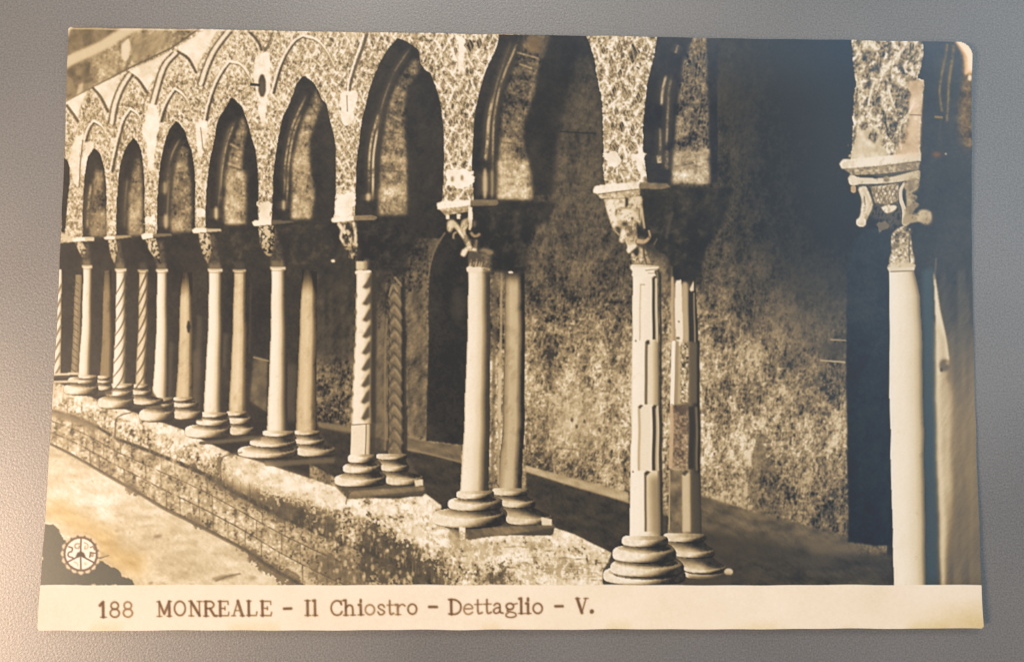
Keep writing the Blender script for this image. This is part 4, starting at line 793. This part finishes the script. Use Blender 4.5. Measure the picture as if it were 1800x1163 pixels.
def baseline(x): return 1083.5 - (x - 180) * .0085
GL = {  # strokes in a unit box: x 0..1, y 0 (baseline) .. 1 (cap height); third number = weight
 '1': [([(.15, .78), (.55, 1), (.55, 0)], 1.2), ([(.2, 0), (.95, 0)], .6)],
 '8': [('o', .5, .75, .36, .24), ('o', .5, .26, .44, .27)],
 'M': [([(.16, 0), (.16, .97)], .8), ([(.16, .97), (.5, .15), (.84, .97)], .95), ([(.84, .97), (.84, 0)], 1.1), ([(0, 0), (.32, 0)], .6), ([(.68, 0), (1, 0)], .6), ([(0, .97), (.2, .97)], .6), ([(.8, .97), (1, .97)], .6)],
 'O': [('o', .5, .5, .45, .47)],
 'N': [([(.18, 0), (.18, .97)], .8), ([(.18, .97), (.82, .03)], 1.1), ([(.82, .03), (.82, .97)], .8), ([(0, 0), (.36, 0)], .6), ([(0, .97), (.22, .97)], .6), ([(.64, .97), (1, .97)], .6)],
 'R': [([(.18, 0), (.18, .97)], 1.1), ('s', [(.18, .97), (.6, .96), (.8, .75), (.6, .53), (.2, .5)], .9), ([(.5, .5), (.82, .03), (1, .02)], 1), ([(0, 0), (.38, 0)], .6), ([(0, .97), (.2, .97)], .6)],
 'E': [([(.18, 0), (.18, .97)], 1.1), ([(.0, .97), (.9, .97), (.92, .76)], .7), ([(.0, .02), (.92, .02), (.98, .24)], .7), ([(.2, .5), (.62, .5)], .7), ([(.62, .4), (.62, .62)], .6)],
 'A': [([(.16, 0), (.5, .98)], .75), ([(.5, .98), (.84, 0)], 1.2), ([(.28, .34), (.72, .34)], .6), ([(0, 0), (.32, 0)], .6), ([(.66, 0), (1, 0)], .6)],
 'L': [([(.2, 0), (.2, .97)], 1.1), ([(0, .02), (.92, .02), (1, .26)], .7), ([(0, .97), (.42, .97)], .6)],
 'I': [([(.5, 0), (.5, .97)], 1.1), ([(.1, 0), (.9, 0)], .6), ([(.1, .97), (.9, .97)], .6)],
 'l': [([(.5, 0), (.5, 1), (.2, .97)], 1.05), ([(.05, 0), (.95, 0)], .6)],
 'i': [([(.5, 0), (.5, .66), (.2, .66)], 1.05), ([(.05, 0), (.95, 0)], .6), ([(.5, .86), (.5, .98)], 1.1)],
 'C': [('s', [(.92, .74), (.8, .92), (.5, .97), (.2, .82), (.07, .5), (.2, .16), (.5, .02), (.82, .08), (.96, .24)], .9), ([(.93, .97), (.93, .7)], .6)],
 'h': [([(.2, 0), (.2, 1), (.02, .98)], .95), ('s', [(.2, .48), (.45, .66), (.7, .6), (.78, .4), (.78, 0)], .95), ([(0, 0), (.4, 0)], .6), ([(.6, 0), (1, 0)], .6)],
 'o': [('o', .5, .33, .42, .33)],
 's': [('s', [(.86, .5), (.7, .64), (.35, .65), (.16, .5), (.4, .36), (.75, .26), (.86, .14), (.6, .01), (.28, .02), (.1, .18)], .8)],
 't': [('s', [(.42, .92), (.42, .2), (.55, .02), (.9, .08)], .95), ([(.05, .63), (.9, .63)], .65)],
 'r': [([(.24, 0), (.24, .64), (.02, .64)], .95), ('s', [(.24, .42), (.48, .62), (.72, .66), (.9, .56)], .85), ([(.02, 0), (.5, 0)], .6)],
 'D': [([(.2, 0), (.2, .97)], 1.1), ('s', [(.02, .97), (.5, .96), (.85, .76), (.94, .48), (.82, .18), (.5, .02), (.02, .02)], .95)],
 'e': [('s', [(.14, .36), (.86, .38), (.78, .58), (.5, .67), (.2, .55), (.09, .32), (.22, .08), (.55, 0), (.88, .12)], .85)],
 'a': [('s', [(.16, .54), (.36, .66), (.64, .62), (.7, .46), (.7, .1), (.95, .02)], .9), ('s', [(.7, .4), (.3, .34), (.1, .18), (.25, .01), (.55, .06), (.7, .2)], .85)],
 'g': [('o', .42, .46, .28, .2), ('s', [(.3, .28), (.2, .16), (.45, .1), (.8, .02), (.86, -.16), (.5, -.27), (.14, -.2), (.14, -.04), (.34, .08)], .75), ([(.68, .6), (.98, .66)], .7)],
 'V': [([(.14, .97), (.5, .02)], 1.2), ([(.5, .02), (.84, .97)], .75), ([(0, .97), (.34, .97)], .6), ([(.68, .97), (1, .97)], .6)],
 '-': [([(.05, .46), (.95, .47)], 1.1)],
 '.': [([(.5, .07), (.5, .1)], 1.7)],
}
CAPTION = [('1', 174, 188), ('8', 193, 211), ('8', 216, 234), ('M', 276, 302), ('O', 306, 327), ('N', 332, 355), ('R', 358, 381), ('E', 384, 403), ('A', 407, 430), ('L', 434, 452), ('E', 458, 478), ('-', 499, 513),
           ('I', 535, 547), ('l', 549, 559), ('C', 581, 602), ('h', 604, 625), ('i', 629, 640), ('o', 641, 660), ('s', 663, 678), ('t', 680, 693), ('r', 695, 714), ('o', 716, 734), ('-', 754, 769),
           ('D', 789, 812), ('e', 814, 833), ('t', 834, 849), ('t', 850, 865), ('a', 866, 885), ('g', 887, 910), ('l', 911, 922), ('i', 923, 934), ('o', 936, 955), ('-', 976, 990), ('V', 1012, 1034), ('.', 1036, 1045)]
for li, (ch, x0, x1) in enumerate(CAPTION):
    wear = 98 + 34 * rng.random() * (ch in '8oseArtO') + 10 * rng.random()
    for st in GL[ch]:
        yb = baseline(x0)
        q = lambda u, v: (x0 + u * (x1 - x0), yb - v * 26.5)
        if st[0] == 'o':
            tt = np.linspace(0, 2 * math.pi, 25); pts = [q(st[1] + st[3] * math.cos(a), st[2] + st[4] * math.sin(a)) for a in tt]; w = 3.3
        elif st[0] == 's':
            pts = spl([q(u, v) for u, v in st[1]], 5); w = 3.6 * st[2]
        else:
            pts = [q(u, v) for u, v in st[0]]; w = 4.4 * st[1] if st[1] > .8 else 3.3 * st[1]
        line(pts, w * 1.0, wear + 16 * N_FINE, .93, soft=1.1, tint=(4, -9, -2), piece=P_LETTER + li)

TONE = blur(TONE, .45)
_d = TONE - blur(TONE, 2.0)
_d = np.sign(_d) * np.maximum(np.abs(_d) - 5, 0)
TONE = TONE + .65 * _d * sst(1040, 1020, YY)
TONE += 1.4 * norm(lattice(1.8, 1.8, 77))
TINT = blur(TINT, 1.5)
TONE = np.clip(TONE, 40, 255)
RAMP_T = [0, 40, 60, 90, 130, 170, 210, 240, 255]
RAMP_C = [(12, 11, 11), (40, 40, 41), (60, 60, 60), (92, 87, 77), (136, 123, 99), (180, 164, 129), (218, 206, 174), (243, 238, 222), (252, 250, 241)]
PRINT = np.stack([np.interp(TONE, RAMP_T, [c[k] for c in RAMP_C]) for k in range(3)], -1) + TINT
PRINT = np.clip(PRINT, 20, 255).astype(np.float32)

# ---------------------------------------------------------------- helpers
def srgb_to_linear(c):
    c = np.asarray(c, np.float32) / 255.0
    return np.where(c <= .04045, c / 12.92, ((c + .055) / 1.055) ** 2.4)

def new_material(name):
    m = bpy.data.materials.new(name); m.use_nodes = True
    nt = m.node_tree
    return m, nt, nt.nodes['Principled BSDF']

def link_mesh(name, co, faces, mat, parent=None, cols=None, smooth=False):
    me = bpy.data.meshes.new(name)
    faces = np.asarray(faces, np.int32)
    n = faces.shape[1]
    me.vertices.add(len(co)); me.vertices.foreach_set('co', np.asarray(co, np.float32).ravel())
    me.loops.add(faces.size); me.loops.foreach_set('vertex_index', faces.ravel())
    me.polygons.add(len(faces))
    me.polygons.foreach_set('loop_start', np.arange(0, faces.size, n, dtype=np.int32))
    if smooth: me.polygons.foreach_set('use_smooth', np.ones(len(faces), bool))
    me.update(calc_edges=True)
    if cols is not None:
        at = me.color_attributes.new('ink', 'FLOAT_COLOR', 'POINT')
        at.data.foreach_set('color', np.c_[cols, np.ones(len(cols))].astype(np.float32).ravel())
    me.materials.append(mat)
    o = bpy.data.objects.new(name, me); scene.collection.objects.link(o)
    if parent is not None: o.parent = parent
    return o

# ---------------------------------------------------------------- materials
m_table, nt, bs = new_material('grey_satin_table')
tc = nt.nodes.new('ShaderNodeTexCoord')
n1 = nt.nodes.new('ShaderNodeTexNoise'); n1.inputs['Scale'].default_value = 3600; n1.inputs['Detail'].default_value = 3
n2 = nt.nodes.new('ShaderNodeTexNoise'); n2.inputs['Scale'].default_value = 22; n2.inputs['Detail'].default_value = 4
n3 = nt.nodes.new('ShaderNodeTexNoise'); n3.inputs['Scale'].default_value = 3000; n3.inputs['Detail'].default_value = 2
for n in (n1, n2, n3): nt.links.new(tc.outputs['Object'], n.inputs['Vector'])
r1 = nt.nodes.new('ShaderNodeValToRGB')
r1.color_ramp.elements[0].position = .36; r1.color_ramp.elements[0].color = (.138, .140, .140, 1)
r1.color_ramp.elements[1].position = .62; r1.color_ramp.elements[1].color = (.222, .218, .214, 1)
mx = nt.nodes.new('ShaderNodeMath'); mx.operation = 'MULTIPLY_ADD'; mx.inputs[1].default_value = .35
nt.links.new(n2.outputs['Fac'], mx.inputs[0])
m2 = nt.nodes.new('ShaderNodeMath'); m2.operation = 'MULTIPLY'; m2.inputs[1].default_value = .65
nt.links.new(n1.outputs['Fac'], m2.inputs[0]); nt.links.new(m2.outputs[0], mx.inputs[2])
nt.links.new(mx.outputs[0], r1.inputs['Fac']); nt.links.new(r1.outputs['Color'], bs.inputs['Base Color'])
bs.inputs['Roughness'].default_value = .42; bs.inputs['Metallic'].default_value = .45; bs.inputs['Specular IOR Level'].default_value = .6
bp = nt.nodes.new('ShaderNodeBump'); bp.inputs['Strength'].default_value = .35; bp.inputs['Distance'].default_value = .00006
nt.links.new(n3.outputs['Fac'], bp.inputs['Height']); nt.links.new(bp.outputs['Normal'], bs.inputs['Normal'])

def paper_material(name, rough, spec, bump, scale):
    m, nt, bs = new_material(name)
    at = nt.nodes.new('ShaderNodeAttribute'); at.attribute_name = 'ink'
    tc = nt.nodes.new('ShaderNodeTexCoord')
    n = nt.nodes.new('ShaderNodeTexNoise'); n.inputs['Scale'].default_value = scale; n.inputs['Detail'].default_value = 3
    nt.links.new(tc.outputs['Object'], n.inputs['Vector'])
    nt.links.new(at.outputs['Color'], bs.inputs['Base Color'])
    bs.inputs['Roughness'].default_value = rough; bs.inputs['Specular IOR Level'].default_value = spec
    b = nt.nodes.new('ShaderNodeBump'); b.inputs['Strength'].default_value = bump; b.inputs['Distance'].default_value = .0001
    nt.links.new(n.outputs['Fac'], b.inputs['Height']); nt.links.new(b.outputs['Normal'], bs.inputs['Normal'])
    return m
m_print = paper_material('gelatin_silver_print', .33, .68, .03, 1600)
m_margin = paper_material('bare_photographic_paper', .55, .25, .14, 1400)
m_card, nt, bs = new_material('cream_card_stock')
n = nt.nodes.new('ShaderNodeTexNoise'); n.inputs['Scale'].default_value = 900; n.inputs['Detail'].default_value = 4
rr = nt.nodes.new('ShaderNodeValToRGB'); rr.color_ramp.elements[0].color = (.50, .40, .27, 1); rr.color_ramp.elements[1].color = (.78, .70, .55, 1)
tc = nt.nodes.new('ShaderNodeTexCoord'); nt.links.new(tc.outputs['Object'], n.inputs['Vector']); nt.links.new(n.outputs['Fac'], rr.inputs['Fac']); nt.links.new(rr.outputs['Color'], bs.inputs['Base Color'])
bs.inputs['Roughness'].default_value = .8

# ---------------------------------------------------------------- table surface
t = np.linspace(-.5, .5, 3)
gx, gy = np.meshgrid(t, t * .8)
co = np.c_[gx.ravel(), gy.ravel(), np.zeros(9)]
fc = [(j * 3 + i, j * 3 + i + 1, j * 3 + i + 4, j * 3 + i + 3) for j in range(2) for i in range(2)]
table = link_mesh('table_surface', co, fc, m_table)
table['kind'] = 'structure'; table['label'] = 'plain grey satin table surface under the postcard'; table['category'] = 'table'

# ---------------------------------------------------------------- the postcard
CORNERS = np.array([(-0.07011, 0.045335), (0.071081, 0.045788), (0.070274, -0.045088), (-0.070859, -0.045575)])
Z_MID, Z_EDGE, THICK = .0004, .0018, .00032
WARPX = [120.015, -26.461, -25.089, -3.448, 1635.908, 16.183, 57.247, 6.152, -48.283, -0.983, -3.25, -0.551, 1.347, 0.041, 0.129, 0.03]
WARPY = [47.963, 1036.574, -17.886, 41.303, 27.286, -30.802, 1.415, -2.534, -0.805, 0.904, -0.071, 0.116, 0.022, -0.025, 0.003, -0.004]

def card_surface(u, v, dz=0.0):
    """a card 141 x 91 mm whose long edges curl up a little; u to the right, v downwards, 0..1"""
    c = CORNERS
    xy = ((c[0] * (1 - u)[..., None] + c[1] * u[..., None]) * (1 - v)[..., None] + (c[3] * (1 - u)[..., None] + c[2] * u[..., None]) * v[..., None])
    wob = .00004 * np.stack([np.sin(v * 31 + 2 * np.sin(v * 9)) + .6 * np.sin(v * 77), np.sin(u * 41 + 2 * np.sin(u * 13)) + .6 * np.sin(u * 97)], -1)
    xy = xy + wob
    z = Z_MID + (Z_EDGE - Z_MID) * (2 * v - 1) ** 2 + dz
    return np.concatenate([xy, z[..., None]], -1)

def sheet(u, v):
    """where a spot of the card lies on the drawing sheet of the print"""
    b = [u ** i * v ** j for i in range(4) for j in range(4)]
    return sum(k * q for k, q in zip(WARPX, b)), sum(k * q for k, q in zip(WARPY, b))

def corner_trim(u, v):
    """rounded and slightly ragged outline: > 0 is outside the card"""
    x = u * 141.0; y = v * 91.0
    out = np.full(u.shape, -1.0)
    for cx, cy, r in ((0, 0, .5), (141, 0, 2.2), (141, 91, .45), (0, 91, .4)):
        ix = abs(x - cx); iy = abs(y - cy)
        d = np.where((ix < r) & (iy < r), np.hypot(r - ix, r - iy) - r, -1.0)
        out = np.maximum(out, d)
    return out

postcard = bpy.data.objects.new('postcard', None); postcard.empty_display_size = .02
scene.collection.objects.link(postcard)
postcard['label'] = 'old sepia photograph postcard of a cloister arcade lying on the grey table'
postcard['category'] = 'postcard'

# card stock: a thin solid slab
nu, nv = 141, 91
un = np.linspace(.0006, .9994, nu); vn = np.linspace(.001, .999, nv)
U, V = np.meshgrid(un, vn)
# pull the corner vertices in to round them off
def round_off(U, V):
    x = U * 141; y = V * 91
    for cx, cy, r in ((0, 0, .6), (141, 0, 2.4), (141, 91, .55), (0, 91, .5)):
        ix = abs(x - cx); iy = abs(y - cy)
        m = (ix < r) & (iy < r)
        d = np.hypot(r - ix, r - iy); k = np.where(m & (d > r), r / np.maximum(d, 1e-6), 1.0)
        sx = np.sign(70.5 - cx); sy = np.sign(45.5 - cy)
        x = np.where(m, cx + sx * (r - (r - ix) * k), x); y = np.where(m, cy + sy * (r - (r - iy) * k), y)
    return x / 141, y / 91
U, V = round_off(U, V)
top = card_surface(U, V, -.00006).reshape(-1, 3); botm = card_surface(U, V, -THICK).reshape(-1, 3)
idx = np.arange(nu * nv).reshape(nv, nu); off = nu * nv
f = [np.stack([idx[:-1, :-1], idx[1:, :-1], idx[1:, 1:], idx[:-1, 1:]], -1).reshape(-1, 4)]
f.append(f[0][:, ::-1] + off)
loop = np.concatenate([idx[0, :-1], idx[:-1, -1], idx[-1, :0:-1], idx[:0:-1, 0]])
nx_ = np.roll(loop, -1)
f.append(np.stack([loop, nx_, nx_ + off, loop + off], -1))
link_mesh('card_stock', np.vstack([top, botm]), np.vstack(f), m_card, postcard)

# the printed face: one fine grid, split into the picture, its printed motifs, the caption margin and the letters
NX, NY = 1180, 760
ug = np.linspace(0, 1, NX + 1); vg = np.linspace(0, 1, NY + 1)
U, V = np.meshgrid(ug, vg)
sx_, sy_ = sheet(U, V)
px = np.clip(sx_, 0, PW - 1.001); py = np.clip(sy_, 0, PH - 1.001)
i0 = px.astype(int); j0 = py.astype(int); fx = (px - i0)[..., None]; fy = (py - j0)[..., None]
LIN = srgb_to_linear(PRINT)
col = (LIN[j0, i0] * (1 - fx) + LIN[j0, i0 + 1] * fx) * (1 - fy) + (LIN[j0 + 1, i0] * (1 - fx) + LIN[j0 + 1, i0 + 1] * fx) * fy
INK_GAIN, INK_LIFT = .735, .029                       # paper white about 0.68; the gloss adds the rest of the black's grey
col = np.clip(col * INK_GAIN - INK_LIFT * (1 - col), .004, .9)
pos = card_surface(U, V).reshape(-1, 3); col = col.reshape(-1, 3)
uc = (U[:-1, :-1] + U[1:, 1:]) / 2; vc = (V[:-1, :-1] + V[1:, 1:]) / 2
cx_, cy_ = sheet(uc, vc)
cell = PIECE[np.clip(cy_, 0, PH - 1).round().astype(int), np.clip(cx_, 0, PW - 1).round().astype(int)]
cell = np.where(corner_trim(uc, vc) > 0, -1, cell)
gi = np.arange((NX + 1) * (NY + 1)).reshape(NY + 1, NX + 1)
quad = np.stack([gi[:-1, :-1], gi[1:, :-1], gi[1:, 1:], gi[:-1, 1:]], -1)

def printed(name, ids, parent, mat, label=None):
    q = quad[np.isin(cell, ids)]
    if len(q) == 0: return None
    used, inv = np.unique(q, return_inverse=True)
    o = link_mesh(name, pos[used], inv.reshape(q.shape), mat, parent, col[used], smooth=True)
    if label: o['label'] = label
    return o

motifs = [('printed_arcade_wall', [P_ARCADE], 'pale inlaid arcade wall with pointed arches printed across the picture'),
          ('printed_parapet', [P_PARAPET], 'weathered stone parapet printed below the columns'),
          ('printed_doorway', [P_SIDEDOOR], 'dark arched doorway printed behind the zigzag columns'),
          ('printed_doorway', [P_SIDEDOOR + 15], 'tall dark doorway printed at the right of the picture'),
          ('printed_ground', [P_GROUND], 'pale sandy ground printed at the lower left'),
          ('printed_roof', [P_ROOF], 'grey roof eaves printed in the upper left corner'),
          ('emblem', [P_EMBLEM], 'round wheel emblem with letters in the lower left corner of the picture')]
looks = ['nearest printed column with scrolled capital at the right edge', 'fluted printed column pair with leafy capital', 'plain printed column pair beside the arched doorway',
         'zigzag carved printed column pair', 'plain printed column pair left of the zigzag pair', 'plain printed column pair, fifth from the left', 'plain printed column pair, one shaft with a dark notch',
         'spiral striped printed column pair', 'plain printed column pair next to the spiral pair on its left', 'farthest printed column pair at the left edge']
claimed = set()
for _, ids, _l in motifs: claimed |= set(ids)
claimed |= set(COL.values()) | {P_CAPTION} | set(range(P_LETTER, P_LETTER + len(CAPTION)))
rest = [int(i) for i in np.unique(cell) if i >= 0 and int(i) not in claimed]
picture = printed('picture', rest, postcard, m_print, 'sepia photographic picture of a shaded cloister gallery')
for name, ids, lab in motifs: printed(name, ids, picture, m_print, lab)
for k in range(10): printed('printed_column', [COL[k]], picture, m_print, looks[k])
margin = printed('caption_margin', [P_CAPTION], postcard, m_margin, 'cream caption strip along the bottom of the card')
for li, (ch, _a, _b) in enumerate(CAPTION):
    printed('dash' if ch == '-' else 'full_stop' if ch == '.' else 'digit' if ch in '18' else 'letter', [P_LETTER + li], margin, m_margin)
